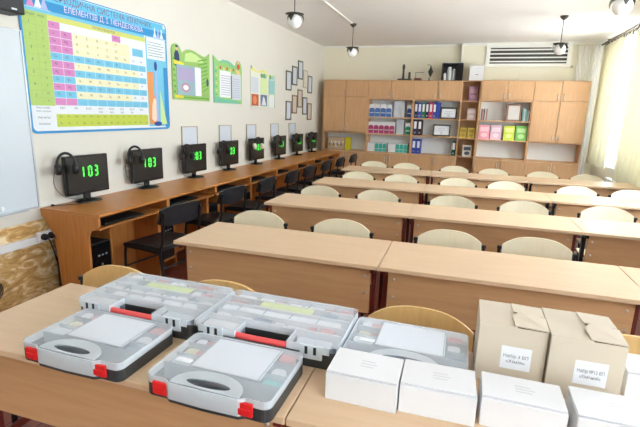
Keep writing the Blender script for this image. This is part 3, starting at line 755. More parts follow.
# contents ---------------------------------------------------
def kit(w, h, colr, name, lab, x, z, grp, y=8.80, q=.58):
    r = thing(name, lab, 'box', (x, y, z), 0, grp)
    MB().box(0, w, 0, .16, 0, h, M['white']).build('carton', r, bevel=.001)
    Xf = facing_front(0, 0, 0)
    b = MB(); pts = [(0.002, .004), (w - .002, .004), (w - .002, h * q)] + [(w / 2 + (w / 2 - .002) * math.cos(t), h * q + h * .14 * math.sin(t)) for t in [PI * k / 8 for k in range(1, 8)]] + [(0.002, h * q)]
    b.plate(pts, 0, .001, colr, X=Xf); b.box(.01, w - .01, h * .30, h * .36, .001, .0014, M['greypaper'], Xf); b.build('label_print', r)
    return r
kb_ = fol('kit_blue', (70, 110, 176)); kdb = fol('kit_dark_blue', (44, 60, 130)); km = fol('kit_crimson', (168, 60, 104)); kt = fol('kit_teal', (64, 176, 160)); kg = fol('kit_green', (40, 150, 110))
n5 = ['leftmost', 'second', 'third', 'fourth', 'fifth']
for i in range(4): kit(.105, .235, kb_, 'kit_box', 'white and blue kit box on the top open shelf, %s in its row' % n5[i], c[1] + .02 + i * .110, 1.455, 'blue kit boxes')
kit(.085, .24, kdb, 'kit_box', 'single blue kit box at the right end of the top open shelf', c[2] - .115, 1.455, 'blue kit boxes')
for i in range(5): kit(.10, .225, km, 'kit_box', 'white and crimson kit box on the middle open shelf, %s in its row' % n5[i], c[1] + .02 + i * .103, 1.135, 'crimson kit boxes')
kit(.10, .22, kg, 'kit_box', 'single green kit box at the right end of the crimson shelf', c[2] - .125, 1.135, 'green kit box')
for g0, (x, nm) in enumerate(((c[1] + .02, 'left'), (c[1] + .43, 'right'))):
    o = MB().box(0, .14, 0, .16, 0, .165, M['white']).build('white_carton', bevel=.001, loc=(x, 8.80, ZLOW)); tag(o, 'plain white carton at the start of the %s teal group on the bottom shelf' % nm, 'box')
    for i in range(3): kit(.075, .175, kt, 'kit_box', 'teal kit box on the bottom open shelf, %s of the %s group' % (n5[i], nm), x + .145 + i * .078, ZLOW, 'teal kit boxes', q=.78)
o = MB().box(0, .2, 0, .012, 0, .30, M['greypaper']).build('grey_folder', loc=(c[1] + .49, 8.86, 1.455)); tag(o, 'large pale grey folder standing beside the blue kit boxes', 'folder')
o = MB().box(0, .14, 0, .012, 0, .28, M['greypaper']).build('grey_folder', loc=(c[1] + .56, 8.86, 1.135)); tag(o, 'pale grey folder standing right of the crimson kit boxes', 'folder')

def binder(x, z, w, colr, lab, y=8.79, h=.29):
    r = thing('ring_binder', lab, 'binder', (x, y, z), 0, 'ring binders in the open shelves')
    MB().box(0, w, 0, .24, 0, h, colr).build('cover', r, bevel=.002)
    Xf = facing_front(0, 0, 0)
    MB().box(w * .2, w * .8, h * .42, h * .88, 0, .001, M['paper'], Xf).build('spine_label', r)
    MB().lathe([(w * .22, 0), (w * .22, .002)], M['chrome'], 12, facing_front(w / 2, 0, h * .16)).build('finger_ring', r)
bl, bdb, bgn, brd, bbk, bdg = fol('binder_blue', (44, 72, 168)), fol('binder_navy', (26, 36, 82)), fol('binder_green', (24, 110, 74)), fol('binder_red', (206, 40, 70)), fol('binder_black', (42, 26, 34)), fol('binder_dark_green', (20, 88, 60))
Bn = [('blue', bl), ('blue', bl), ('green', bgn), ('blue', bl), ('red', brd), ('blue', bl)]
for i, (nm, m_) in enumerate([('dark blue', bdb), ('blue', bl), ('green', bgn), ('navy', bdb), ('red', brd), ('blue', bl)]):
    binder(c[2] + .022 + i * .068, 1.455, .064, m_, '%s ring binder on the top shelf, %s in the row of six' % (nm, n5[i] if i < 5 else 'sixth'))
o = MB().box(0, .055, 0, .24, 0, .30, bl).build('blue_file', bevel=.002, loc=(c[2] + .435, 8.79, 1.455)); tag(o, 'plain blue file closing the row of binders on the top shelf', 'binder')
for i, (nm, m_) in enumerate([('navy', bdb), ('black and red', bbk)]): binder(c[2] + .022 + i * .085, 1.135, .078, m_, '%s ring binder on the middle shelf' % nm)
for i, nm in enumerate(('left', 'right')): binder(c[2] + .022 + i * .085, ZLOW, .078, bl, 'bright blue ring binder on the lowest shelf, %s of the pair' % nm, h=.27)
binder(c[3] - .10, ZLOW, .075, bdg, 'dark green ring binder standing alone at the right end of the lowest shelf', h=.27)
def standing_frame(name, lab, x, y, z, w, h, fm, inner, bw=.018, cat='picture frame', lean=.12, rz=0):
    r = thing(name, lab, cat, (x, y, z), rz)
    A = Matrix.Rotation(-lean, 4, 'X') @ facing_front(0, 0, 0)
    b = MB(); b.box(0, w, 0, bw, 0, .015, fm, A); b.box(0, w, h - bw, h, 0, .015, fm, A); b.box(0, bw, bw, h - bw, 0, .015, fm, A); b.box(w - bw, w, bw, h - bw, 0, .015, fm, A); b.build('frame', r)
    MB().box(bw, w - bw, bw, h - bw, .0, .006, inner, A).build('picture', r)
    b = MB(); b.box(w * .25, w * .75, h * .45, h * .5, .006, .0064, M['ink'] if False else M['faintink'], A); b.box(w * .3, w * .7, h * .6, h * .66, .006, .0064, M['faintink'], A); b.plate(ellipse(w * .5, h * .3, w * .08, h * .1, 12), .006, .0064, M['faintink'], X=A); b.build('print', r)
    return r
dk = fol('dark_green_brown_frame', (66, 62, 46))
standing_frame('certificate_frame', 'dark-framed certificate on the top shelf right of the binders', c[3] - .36, 8.80, 1.455, .30, .21, dk, M['paper'], bw=.026)
standing_frame('certificate_frame', 'dark-framed certificate on the middle shelf with empty shelf around it', c[3] - .47, 8.80, 1.135, .32, .215, dk, M['paper'], bw=.026)
# far-left niche
pic = fol('sepia_photo', (186, 164, 134))
r = standing_frame('group_photo', 'long brownish group photograph standing in the far-left cabinet niche', c[0] + .10, 8.79, ZLOW, .36, .25, fol('photo_frame', (150, 128, 100)), pic, bw=.012, lean=.05)
A = Matrix.Rotation(-.05, 4, 'X') @ facing_front(0, 0, 0); b = MB()
for k in range(8): b.plate(ellipse(.04 + .04 * k, .10 + .05 * (k % 2), .014, .03, 8), .0065, .007, [fol('photo_dark', (110, 80, 60)), fol('photo_pale', (230, 214, 190))][k % 2] if k < 2 else bpy.data.materials[['photo_dark', 'photo_pale'][k % 2]], X=A)
b.build('people_print', r)
o = MB().box(0, .085, 0, .2, 0, .25, fol('yellow_folder', (214, 200, 30))).build('yellow_folder', bevel=.002, loc=(c[0] + .47, 8.78, ZLOW)); tag(o, 'bright yellow folder beside the photograph in the far-left cabinet niche', 'folder')
# corner shelf items
y3 = 8.70
def booklet(x, y, z, w, h, m1, m2, lab, cat='book', rz=0, lean=.1, name='booklet', t=.012, grp=None):
    r = thing(name, lab, cat, (x, y, z), rz, grp)
    A = Matrix.Rotation(-lean, 4, 'X') @ facing_front(0, 0, 0)
    MB().box(0, w, 0, h, -t, 0, m1, A).build('cover', r)
    b = MB(); b.box(w * .12, w * .88, h * .55, h * .85, 0, .0006, m2, A); b.plate(ellipse(w * .5, h * .3, w * .3, h * .16, 14), 0, .0006, m2, X=A); b.build('cover_print', r); return r
booklet(.01 - .06, y3 + .1, 1.79, .17, .25, fol('lilac_mag', (188, 150, 196)), fol('lilac_mag_print', (226, 190, 200)), 'lilac magazine leaning on the top corner shelf', 'magazine', .5)
booklet(-.055, y3 + .06, 1.455, .15, .20, fol('pale_pink_book', (214, 190, 190)), fol('pale_pink_print', (240, 226, 220)), 'pale pink booklet standing on the second corner shelf', 'book', .1)
yb = fol('yellow_book', (222, 204, 80)); ybp = fol('yellow_book_print', (190, 150, 60))
booklet(-.155, y3 + .10, 1.12, .12, .19, yb, ybp, 'yellow booklet on the third corner shelf, left one', 'book', 0, grp='yellow booklets')
booklet(-.015, y3 + .06, 1.12, .12, .19, yb, ybp, 'yellow booklet on the third corner shelf, right one', 'book', .05, grp='yellow booklets')
booklet(-.075, y3 + .05, ZLOW, .16, .21, fol('sketch_card', (222, 222, 214)), fol('sketch_print', (84, 92, 104)), 'white card with a dark drawing on the lowest corner shelf', 'card', .1)
# right cabinet shelves
for i, (m_, nm, t_) in enumerate(((fol('book_grey', (120, 116, 118)), 'grey', .022), (fol('book_rose', (196, 150, 160)), 'dusty pink', .02), (fol('book_dark', (70, 60, 66)), 'dark', .016), (fol('book_pale', (214, 204, 200)), 'pale', .02), (fol('book_brown', (140, 96, 84)), 'brown', .018))):
    x = c[4] + .035 + [0, .024, .046, .064, .086][i]
    tag(MB().box(0, t_, 0, .15, 0, .20 - .01 * (i % 2), m_).build('book', bevel=.001, loc=(x, 8.68, 1.455)), 'slim %s book at the left of the upper shelf in the right-hand cabinets' % nm, 'book', 'books on the upper right shelf')
standing_frame('picture_frame', 'brown-framed picture on the upper shelf of the right-hand cabinets', c[4] + .46, 8.70, 1.455, .235, .29, fol('red_brown_frame', (140, 104, 84)), fol('frame_pic', (214, 206, 200)), bw=.024)
for i, (m_, nm) in enumerate(((fol('bk_teal', (120, 166, 160)), 'teal'), (fol('bk_grey', (176, 186, 184)), 'light grey'), (fol('bk_green', (90, 140, 120)), 'green'), (fol('bk_white', (220, 220, 216)), 'white'))):
    tag(MB().box(0, .024, 0, .16, 0, .22 - .012 * i, m_).build('book', bevel=.001, loc=(c[5] - .135 + i * .028, 8.68, 1.455)), 'slim %s book right of the brown-framed picture' % nm, 'book', 'books right of the picture')
for i, (a, p, nm) in enumerate((((240, 160, 178), (250, 206, 212), 'pink'), ((232, 190, 206), (246, 222, 230), 'pale lilac-pink'), ((208, 226, 70), (232, 240, 150), 'lime yellow'), ((126, 196, 92), (190, 224, 150), 'green'))):
    booklet(c[4] + .03 + i * .198 + (.02 if i > 1 else 0), 8.66, 1.12, .18, .255, fol('cover_' + nm.replace(' ', '_'), a), fol('print_' + nm.replace(' ', '_'), p), '%s booklet facing out on the shelf of the right-hand cabinets' % nm, 'booklet', lean=.16, grp='booklets facing out on the shelf')
# on top of the cabinets
glassy = clearish('lab_glass', (190, 205, 195), .45, .1, .2); iron = plain('dark_iron', (60, 66, 58), .5)
r = thing('laboratory_stand', 'small grey-green laboratory apparatus with an upright column on the cabinet top', 'apparatus', (-1.28, 8.90, ZTOP))
MB().box(-.10, .16, -.06, .06, 0, .035, iron).build('base', r, bevel=.005)
b = MB(); b.lathe([(.028, .035), (.022, .05), (.018, .2), (.026, .23), (.026, .27), (.012, .30)], iron, 14); b.build('column', r)
b = MB(); b.lathe([(.022, .035), (.022, .15), (.010, .16)], iron, 14, Matrix.Translation((.115, 0, 0))); b.build('cylinder', r)
r = thing('wooden_block_device', 'low reddish-brown instrument with a thin horizontal rod on the cabinet top', 'apparatus', (-1.0, 8.90, ZTOP))
MB().box(-.07, .06, -.05, .05, 0, .05, fol('red_brown_wood', (110, 60, 44))).build('base', r, bevel=.004)
b = MB(); b.tube([(-.05, 0, .05), (-.05, 0, .155)], .004, iron); b.tube([(-.06, 0, .15), (.10, 0, .155)], .004, iron); b.build('rod', r)
r = thing('flask_on_stand', 'dark diamond-shaped flask on a thin stand on the cabinet top', 'apparatus', (-.80, 8.90, ZTOP))
b = MB(); b.lathe([(.05, 0), (.05, .008), (.01, .015), (.006, .07)], iron, 14); b.build('foot', r)
b = MB(); b.lathe([(.006, .07), (.02, .10), (.048, .165), (.02, .225), (.010, .25), (.012, .27)], fol('dark_flask', (40, 52, 40)), 14, Matrix.Translation((.02, 0, 0))); b.build('flask', r)
b = MB(); b.tube(smooth_path([(.02, 0, .265), (.0, 0, .29), (-.05, 0, .285)], 4), .004, iron); b.build('spout', r)
r = thing('bottle_rack', 'black open rack of jars on top of the cabinets near the wall corner', 'rack', (-.575, 8.82, ZTOP))
b = MB(); b.box(0, .37, 0, .2, 0, .012, M['black']); b.box(0, .012, 0, .2, 0, .31, M['black']); b.box(.358, .37, 0, .2, 0, .31, M['black']); b.box(0, .37, .188, .2, 0, .31, M['black']); b.box(0, .37, 0, .2, .298, .31, M['black']); b.box(.25, .258, 0, .2, .012, .298, M['black']); b.build('frame', r)
b = MB(); b.box(.02, .36, .01, .19, .31, .325, fol('rack_top_sheet', (196, 200, 190))); b.build('top_sheet', r)
b = MB()
for k in range(5): b.box(.262 + k * .02, .272 + k * .02, .0, .012, .012, .298, M['black'])
b.build('bars', r)
for k, (dx, rr_, hh, mm, nm) in enumerate(((.045, .026, .13, M['white'], 'small white jar in the black rack, far left'), (.125, .045, .235, fol('jar_grey', (196, 200, 200)), 'large pale jar in the middle of the black rack'), (.21, .03, .20, M['greypaper'], 'slim grey jar in the black rack, right of the large jar'))):
    r = thing('jar', nm, 'jar', (-.575 + dx + .01, 8.90, ZTOP + .012), 0, 'jars in the black rack')
    b = MB(); b.lathe([(rr_, 0), (rr_, hh * .82), (rr_ * .7, hh * .9)], mm, 16); b.build('body', r)
    b = MB(); b.lathe([(rr_ * .75, hh * .9), (rr_ * .75, hh)], M['plastic_w'], 16); b.build('lid', r)
r = thing('storage_box', 'white box standing on top of the corner shelving', 'box', (-.085, 8.72, ZTOP))
MB().box(0, .235, 0, .2, 0, .22, M['white']).build('body', r, bevel=.002)
MB().box(-.004, .239, -.004, .204, .22, .262, M['white']).build('lid', r, bevel=.002)
MB().box(.1, .15, -.0045, -.0042, .10, .108, M['ink']).build('label_print', r)
# wall grille
r = thing('wall_vent', 'white framed ventilation grille with dark slots high on the back wall', 'vent', (.165, YB2, 2.405))
VW, VH = 1.395, .365
b = MB(); b.box(0, VW, -.03, 0, 0, .05, M['trimw']); b.box(0, VW, -.03, 0, VH - .045, VH, M['trimw']); b.box(0, .07, -.03, 0, .05, VH - .045, M['trimw']); b.box(VW - .07, VW, -.03, 0, .05, VH - .045, M['trimw']); b.build('frame', r, bevel=.003)
MB().box(.07, VW - .07, -.004, 0, .05, VH - .045, fol('vent_dark', (66, 66, 62))).build('backing', r)
for k in range(4): MB().box(.07, VW - .07, -.026, -.006, .075 + k * .066, .097 + k * .066, M['trimw']).build('louver', r, bevel=.002)
b = MB(); b.tube(smooth_path([(-.1, -.012, -.01), (.2, -.015, -.035), (.6, -.018, -.045), (1.0, -.015, -.03), (1.38, -.012, -.03)], 5), .006, M['trimw']); b.tube([(.62, -.012, -.045), (.60, -.012, -.26)], .005, M['trimw']); b.build('cable', r)
tag(MB().box(0, .045, -.02, 0, 0, .035, fol('junction', (170, 160, 140))).build('junction_box', loc=(1.56, YB2 - .001, 2.385), bevel=.003), 'tiny beige junction box at the lower right corner of the vent', 'junction box')

# ---------------------------------------------------------------- pendant lamps and conduit
def lamp():
    r = thing('pendant_lamp', 'x', 'lamp', group='globe pendant lamps')
    dk_ = plain('aged_bronze', (72, 70, 62), .45, .3)
    b = MB(); b.lathe([(.012, -.05), (.045, -.02), (.052, 0)], dk_, 16); b.build('ceiling_rose', r)
    b = MB(); b.tube([(0, 0, -.04), (0, 0, -.33)], .005, dk_); b.build('rod', r)
    b = MB(); b.lathe([(.012, -.325), (.05, -.33), (.095, -.336), (.095, -.341), (.04, -.345), (.03, -.36)], dk_, 18); b.build('shade_collar', r)
    b = MB()
    for k in range(3):
        a = k * 2 * PI / 3 + 2.6
        def pet(u, v, a=a):
            w = .03 * math.sin(PI * (.15 + .8 * u)); t = a + 0
            rr = .03 + .065 * math.sin(u * PI / 1.7); z = -.335 - .075 * u * u
            x, y = rr, (v * 2 - 1) * w
            return (x * math.cos(t) - y * math.sin(t), x * math.sin(t) + y * math.cos(t), z)
        b.grid(pet, 6, 3, dk_, (0, 0, -.003))
    b.build('petals', r)
    R = .072; zc = -.407
    b = MB(); b.lathe([(R * math.sin(t), zc - R * math.cos(t)) for t in [PI * k / 14 for k in range(0, 14)]], plain('opal_glass', (240, 240, 238), .15, spec=.6), 24); b.build('globe', r)
    return r
lp = lamp()
place(lp, (-1.80, 4.56, H), 'globe pendant lamp hanging nearest on the left side of the ceiling')
dup(lp, (-1.79, 6.93, H), 'globe pendant lamp hanging farther back on the left, at the end of the conduit')
dup(lp, (1.03, 6.85, H), 'globe pendant lamp hanging in front of the wall vent')
dup(lp, (1.075, 4.42, H), 'globe pendant lamp at the top right near the curtains')
b = MB(); b.box(-1.815, -1.785, 1.0, 6.87, H - .014, H, M['trimw'])
tag(b.build('ceiling_conduit'), 'white cable conduit running along the ceiling to the far left lamp', 'conduit')

# ---------------------------------------------------------------- curtains, rails, radiator
def curtain(name, lab, y0, y1, z0, z1, x, mat, folds, amp, grp, flare=0.0):
    r = thing(name, lab, 'curtain', (x, y0, z0), 0, grp)
    L = y1 - y0; Hh = z1 - z0
    ph = random.random() * 6
    def fn(u, v):
        return (amp * math.sin(u * folds * 2 * PI + ph) * (.55 + .45 * (1 - v)) + amp * .3 * math.sin(u * folds * 4.7 * PI + v), u * L + flare * (1 - v) * u, v * Hh)
    MB().grid(fn, int(folds * 14), 8, mat).build('cloth', r)
    b = MB()
    n = max(3, int(L / .14))
    for k in range(n + 1): b.box(-.006, .006, k * L / n - .006, k * L / n + .006, Hh - .01, Hh + .035, M['blackp'])
    b.build('hooks', r)
cr = 'pale green curtains on the window wall'
curtain('curtain', 'pale yellow-green curtain in the far corner beside the back cabinets', 7.84, 8.78, .80, 2.70, 1.99, M['curtain'], 6, .032, cr)
curtain('curtain', 'pale green curtain hanging at the right edge, nearer than the corner one', 5.3, 7.22, .70, 2.70, 1.985, M['curtain'], 10, .035, cr, flare=-.0)
curtain('sheer_curtain', 'white sheer tulle covering the bright window between the green curtains', -1.5, 8.98, .84, 2.72, 2.06, M['tulle'], 44, .018, 'white sheer curtains')  # unseen run along the nearer windows is added to soften their light
r = thing('sheer_curtain', 'white sheer tulle gathered on the back wall right of the cabinets', 'curtain', (1.64, 9.0, .3), -PI / 2 + PI, 'white sheer curtains')
r.rotation_euler = (0, 0, 0)
MB().grid(lambda u, v: (u * .36, .008 * math.sin(u * 44) , v * 2.44), 84, 6, M['tulle2']).build('cloth', r)
rl = thing('curtain_rail', 'dark double curtain rail running under the ceiling above the windows', 'curtain rail', (0, 0, 0))
railm = plain('brown_rail', (92, 76, 60), .4)
b = MB(); b.box(1.975, 1.995, -1.5, 9.0, 2.735, 2.755, railm); b.box(2.05, 2.07, -1.5, 9.0, 2.755, 2.775, railm); b.build('rails', rl)
b = MB()
for y in (-1.2, 1, 3, 5, 7, 8.7): b.box(1.99, XR, y - .012, y + .012, 2.775, 2.79, railm); b.box(2.0, 2.01, y - .01, y + .01, 2.75, 2.78, railm)
b.build('brackets', rl)
rd = thing('radiator', 'white radiator under the far window behind the curtains', 'radiator', (2.03, 6.4, .12))
for k in range(14): MB().box(0, .08, k * .1, k * .1 + .08, 0, .55, M['plastic_w']).build('fin', rd, bevel=.01)

for k in (1, 12): MB().box(.03, .05, k * .1 + .03, k * .1 + .05, -.12, .01, M['plastic_w']).build('foot', rd)
# ---------------------------------------------------------------- items on the front desks
ZT0 = .7502
def bits(b, items):
    for (x0, x1, y0, y1, z0, z1, m_) in items: b.box(x0, x1, y0, y1, z0, z1, m_)
def lab_case(lab, x, y, tint=0, rz=0, base=None, lid=None, latches=True, sticker=False, teal=False):
    W_, D_, Hb, Ht = .363, .250, .036, .060
    r = thing('plastic_case', lab, 'case', (x, y, ZT0), rz, 'small handled plastic cases')
    base = base or M['tray']; lid = lid or M['lid']
    r0 = .022
    bulge = [(.066, 0), (.082, -.010), (.182, -.013), (.282, -.010), (.298, 0)]
    def outl(k):   # rounded rectangle with the handle bulging forward, inset by k
        q = rrect(k, W_ - k, k, D_ - k, r0 - k)
        return q[12:][6:] + [(a, d + k) for a, d in bulge] + q[:12] + q[12:18] if False else q[18:] + [(a, d + k) for a, d in bulge] + q[:18]
    out = outl(0); hole = ellipse(.185, .013, .064, .0165, 20)
    b = MB(); b.plate(out, 0, .004, base); b.plate(out, .004, Hb, base, [outl(.004)])
    b.plate(ellipse(.185, .014, .07, .02, 24), .004, .034, base); b.build('base_tray', r)
    b = MB(); b.plate(rrect(.006, W_ - .006, .072, D_ - .006, .015), .0045, .006, M['trayin'])
    for (a, c_, d, e) in ((.085, .088, .075, D_ - .006), (.290, .293, .075, D_ - .006), (.008, .085, .13, .133), (.008, .085, .19, .193), (.293, W_ - .006, .12, .123), (.293, W_ - .006, .18, .183), (.006, W_ - .006, .072, .075)):
        b.box(a, c_, d, e, .006, Ht - .005, M['clearblue'])
    b.build('dividers', r)
    b = MB(); rnd = random.Random(int(abs(x) * 1000))
    its = [(.02, .05, .20, .235, M['paper']), (.05, .08, .20, .236, M['pinkbit']), (.018, .06, .14, .18, M['cream']), (.06, .082, .14, .165, M['pinkbit']), (.015, .075, .088, .122, M['paper']),
           (.30, .345, .195, .235, M['pinkbit']), (.302, .34, .13, .172, M['paper']), (.30, .35, .082, .112, M['teal'] if teal else M['trayin'])]
    for (a, c_, d, e, m_) in its: b.plate(rrect(a, c_, d, e, min(c_ - a, e - d) * .3, 3), .006, .04 + rnd.random() * .012, m_)
    b.box(.10, .28, .076, .090, .006, .036, M['pinkbit']); b.box(.12, .2, .078, .088, .036, .04, M['paper'])
    b.build('small_parts', r)['kind'] = 'stuff'
    MB().box(.088, .296, .086, .243, .052, .054, M['paper']).build('paper_sheet', r)
    # lid: roof plate + skirt + handle rim
    b = MB(); b.plate(out, Ht - .0025, Ht, lid, [hole]); b.plate(out, Hb, Ht - .0025, M['lid_rim'], [outl(.003)])
    b.plate([(a, d - .0022) for a, d in bulge] + [(a, d - .0002) for a, d in reversed(bulge)], .010, Ht - .0025, M['lid_rim']); b.build('lid', r)
    b = MB(); arc = [(.185 + .100 * math.cos(t), .003 + .062 * math.sin(t)) for t in [PI * k / 20 for k in range(21)]]
    b.plate(arc + [(.085, -.009), (.285, -.009)], Ht, Ht + .002, M['lid_rim'], [hole])
    b.build('handle_rim', r)
    if latches:
        for xx in (.030, .278):
            b = MB(); b.box(xx, xx + .042, -.009, -.001, .012, .048, M['red']); b.box(xx, xx + .042, -.009, .010, .048, .0515, M['red']) if False else None
            b.box(xx + .004, xx + .038, -.012, -.009, .016, .034, M['red']); b.build('latch', r, bevel=.002)
    if sticker: MB().plate(rrect(.035, .085, .082, .10, .005, 3), Ht + .0002, Ht + .001, M['paper']).build('sticker', r)
    return r
def organizer(lab, x, y, rz=0, long_white=False):
    W_, D_, Hb, Ht = .480, .298, .054, .080
    r = thing('organizer_case', lab, 'case', (x, y, ZT0), rz, 'large red-handled organizers')
    out = rrect(0, W_, 0.012, D_, .02)
    nx0, nx1, ny = .150, .325, .075
    notch = lambda o, y0: [(nx0, y0), (nx0, y0 + ny), (nx1, y0 + ny), (nx1, y0)]
    lo = [(0.02, 0), (nx0, 0), (nx0, ny), (nx1, ny), (nx1, 0), (W_ - .02, 0), (W_ - .006, .006), (W_, .02), (W_, D_ - .02), (W_ - .006, D_ - .006), (W_ - .02, D_), (.02, D_), (.006, D_ - .006), (0, D_ - .02), (0, .02), (.006, .006)]
    b = MB(); b.plate(out, 0, .004, M['tray']); b.plate(out, .004, Hb, M['tray'], [rrect(.004, W_ - .004, .016, D_ - .004, .017)])
    b.box(nx0 - .004, nx1 + .004, ny + .004, ny + .008, .004, Hb, M['tray']); b.build('base_tray', r)
    b = MB(); b.box(.01, W_ - .01, ny + .012, D_ - .01, .01, .012, M['trayin']); b.box(.01, nx0 - .006, .02, ny + .008, .03, .032, M['trayin']); b.box(nx1 + .006, W_ - .01, .02, ny + .008, .03, .032, M['trayin'])
    for yy in (ny + .010, .135, .190, .243): b.box(.008, W_ - .008, yy - .001, yy + .004, .012, Ht - .004, M['white'])
    for i, yy in enumerate((.138, .193, .246)):
        for k in range(1, 5): xx = W_ * k / 5 + .015 * (i - 1); b.box(xx, xx + .002, yy, min(yy + .05, D_ - .008), .012, Ht - .006, M['clearblue'])
    b.build('dividers', r)
    b = MB(); rnd = random.Random(int(abs(x) * 997) + 3)
    for i, yy in enumerate((.092, .143, .198, .250)):
        xx = .02
        while xx < W_ - .06:
            w = rnd.uniform(.025, .075)
            m_ = rnd.choice([M['paper'], M['paper'], M['paper'], M['pinkbit'], M['trayin']])
            if i == 1 and long_white: xx = .02; w = W_ - .05; m_ = M['paper']
            if i != 2 or not (.13 < xx + w and xx < .34):
                b.plate(rrect(xx, xx + w, yy, yy + .034, .008, 3), .012, .060 + rnd.random() * .012, m_)
            xx += w + .012
            
    b.plate(rrect(.02, .14, .022, .066, .01, 3), .032, .066, M['white']); b.plate(rrect(nx1 + .02, nx1 + .13, .022, .066, .01, 3), .032, .062, M['greypaper'])
    b.build('small_parts', r)['kind'] = 'stuff'
    MB().box(.140, .335, .196, .238, .0735, .0755, M['limelabel']).build('contents_label', r)
    b = MB(); b.plate(lo, Ht - .003, Ht, M['lid']); inner = [(px_ * (W_ - .006) / W_ + .003, py_) for px_, py_ in lo]
    rim_in = rrect(.003, W_ - .003, .0, D_, .017)
    for (a, c_, d, e) in ((0, .003, .02, D_ - .02), (W_ - .003, W_, .02, D_ - .02), (.02, W_ - .02, D_ - .003, D_), (.02, nx0, 0, .003), (nx1, W_ - .02, 0, .003), (nx0 - .003, nx0, 0, ny), (nx1, nx1 + .003, 0, ny), (nx0, nx1, ny, ny + .003)): b.box(a, c_, d, e, Hb, Ht - .003, M['lid_rim'])
    b.build('lid', r)
    b = MB(); b.tube(smooth_path([(nx0 - .004, .02, .055), (nx0 + .02, .010, .058), (nx1 - .02, .010, .058), (nx1 + .004, .02, .055)], 5), .0095, M['coral'], 10); b.build('handle', r)
    for xx in (.040, nx1 + .045):
        o = MB().box(xx, xx + .07, -.006, .0, .036, Ht, M['lid_rim']).build('latch', r, bevel=.002)
        b = MB(); b.box(xx + .016, xx + .025, -.0075, -.006, .052, .076, M['blackp']); b.box(xx + .043, xx + .052, -.0075, -.006, .052, .076, M['blackp']); b.build('hook', o)
    return r
lab_case('small grey plastic case with red latches, front-left corner of the desk', -1.212, .884, rz=0)
lab_case('small grey plastic case with red latches, front centre, left of the white boxes', -.757, .874, sticker=True, teal=True)
organizer('large organizer with a coral handle, at back left behind the front-left case', -1.272, 1.143)
organizer('large organizer with a coral handle and long white tray, behind the front-centre case', -.785, 1.140, long_white=True)
lab_case('clear pale plastic case without red latches, behind the white boxes', -.300, 1.176, base=M['clearblue'], latches=False, sticker=True)

def white_box(lab, x0, x1, y0, y1, h, rz=0, gap=True):
    r = thing('white_box', lab, 'box', (x0, y0, ZT0), rz, 'white cardboard boxes on the front desk')
    w, d = x1 - x0, y1 - y0
    MB().box(0, w, 0, d, 0, h - .003, M['white']).build('body', r, bevel=.002)
    b = MB(); b.box(.001, w - .001, .006, d, h - .001, h + .002, M['white']); b.build('lid_flap', r, bevel=.001)
    b = MB()
    for k in range(3): b.box(w * .42, w * (.62 + .04 * (k % 2)), d * (.42 + .1 * k), d * (.45 + .1 * k), h + .002, h + .0023, M['faintink'])
    b.build('lid_print', r)
    return r
white_box('closed white carton, leftmost of the four in front, beside the front-centre case', -.299, -.109, 1.022, 1.155, .080)
white_box('closed white carton, second of the four in the front line', -.1045, .083, 1.036, 1.160, .080, .03)
white_box('closed white carton, third of the four in front, before the left cardboard box', .094, .286, 1.056, 1.172, .080)
white_box('closed white carton, rightmost of the four in front, cut by the picture edge', .304, .50, 1.052, 1.178, .082)
white_box('white carton standing behind, right of the cardboard boxes', .478, .68, 1.312, 1.432, .080)

def carton(lab, x0, x1, y0, y1, h, lines, rz=0):
    r = thing('cardboard_box', lab, 'box', (x0, y0, ZT0), rz, 'beige cardboard boxes')
    w, d = x1 - x0, y1 - y0; t = .003
    b = MB(); b.box(0, w, 0, t, 0, h, M['kraft']); b.box(0, w, d - t, d, 0, h, M['kraft']); b.box(0, t, t, d - t, 0, h, M['kraft']); b.box(w - t, w, t, d - t, 0, h, M['kraft']); b.box(0, w, 0, d, 0, t, M['kraft']); b.build('body', r, bevel=.001)
    # top flaps: a full left one, then the tucked right pair with a raised tongue
    b = MB(); b.add([(0, 0, h), (w * .56, 0, h), (w * .56, d, h + .002), (0, d, h + .002), (0, 0, h + .003), (w * .56, 0, h + .003), (w * .56, d, h + .005), (0, d, h + .005)], [(0, 3, 2, 1), (4, 5, 6, 7), (0, 1, 5, 4), (1, 2, 6, 5), (2, 3, 7, 6), (3, 0, 4, 7)], M['kraft']); b.build('left_flap', r)
    def quad(pts, z): return pts
    def slab(P, t_=.003):
        b = MB(); n = len(P); b.add(list(P) + [(p[0], p[1], p[2] + t_) for p in P], [tuple(reversed(range(n))), tuple(range(n, 2 * n))] + [(i, (i + 1) % n, (i + 1) % n + n, i + n) for i in range(n)], M['kraft']); return b
    slab([(w * .52, .002, h + .004), (w, 0, h + .002), (w, d * .46, h + .006), (w * .62, d * .50, h + .014), (w * .50, d * .34, h + .009)]).build('front_flap', r)
    slab([(w * .54, d * .56, h + .006), (w, d * .54, h + .003), (w, d, h + .001), (w * .52, d, h + .004)]).build('rear_flap', r)
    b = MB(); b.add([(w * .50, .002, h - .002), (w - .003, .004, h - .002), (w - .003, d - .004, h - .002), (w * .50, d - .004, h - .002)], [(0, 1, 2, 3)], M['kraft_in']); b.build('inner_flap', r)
    Xf = facing_front(0, 0, 0)
    b = MB(); b.box(w * .36, w * .80, h * .30, h * .68, 0, .0008, M['paper'], Xf); lb = b.build('label', r); lb['label'] = 'white paper label'
    b = MB(); b.text(lines[0], .014, M['ink'], Xf @ Matrix.Translation((w * .58, h * .52, .0012)), width=w * .36); b.text(lines[1], .014, M['ink'], Xf @ Matrix.Translation((w * .58, h * .43, .0012)), width=w * .28); b.build('lettering', lb)
    return r
carton('beige cardboard box with folded flaps, left of the pair', .083, .262, 1.262, 1.425, .180, ('Набір 3 ВП', '«Хімія»'))
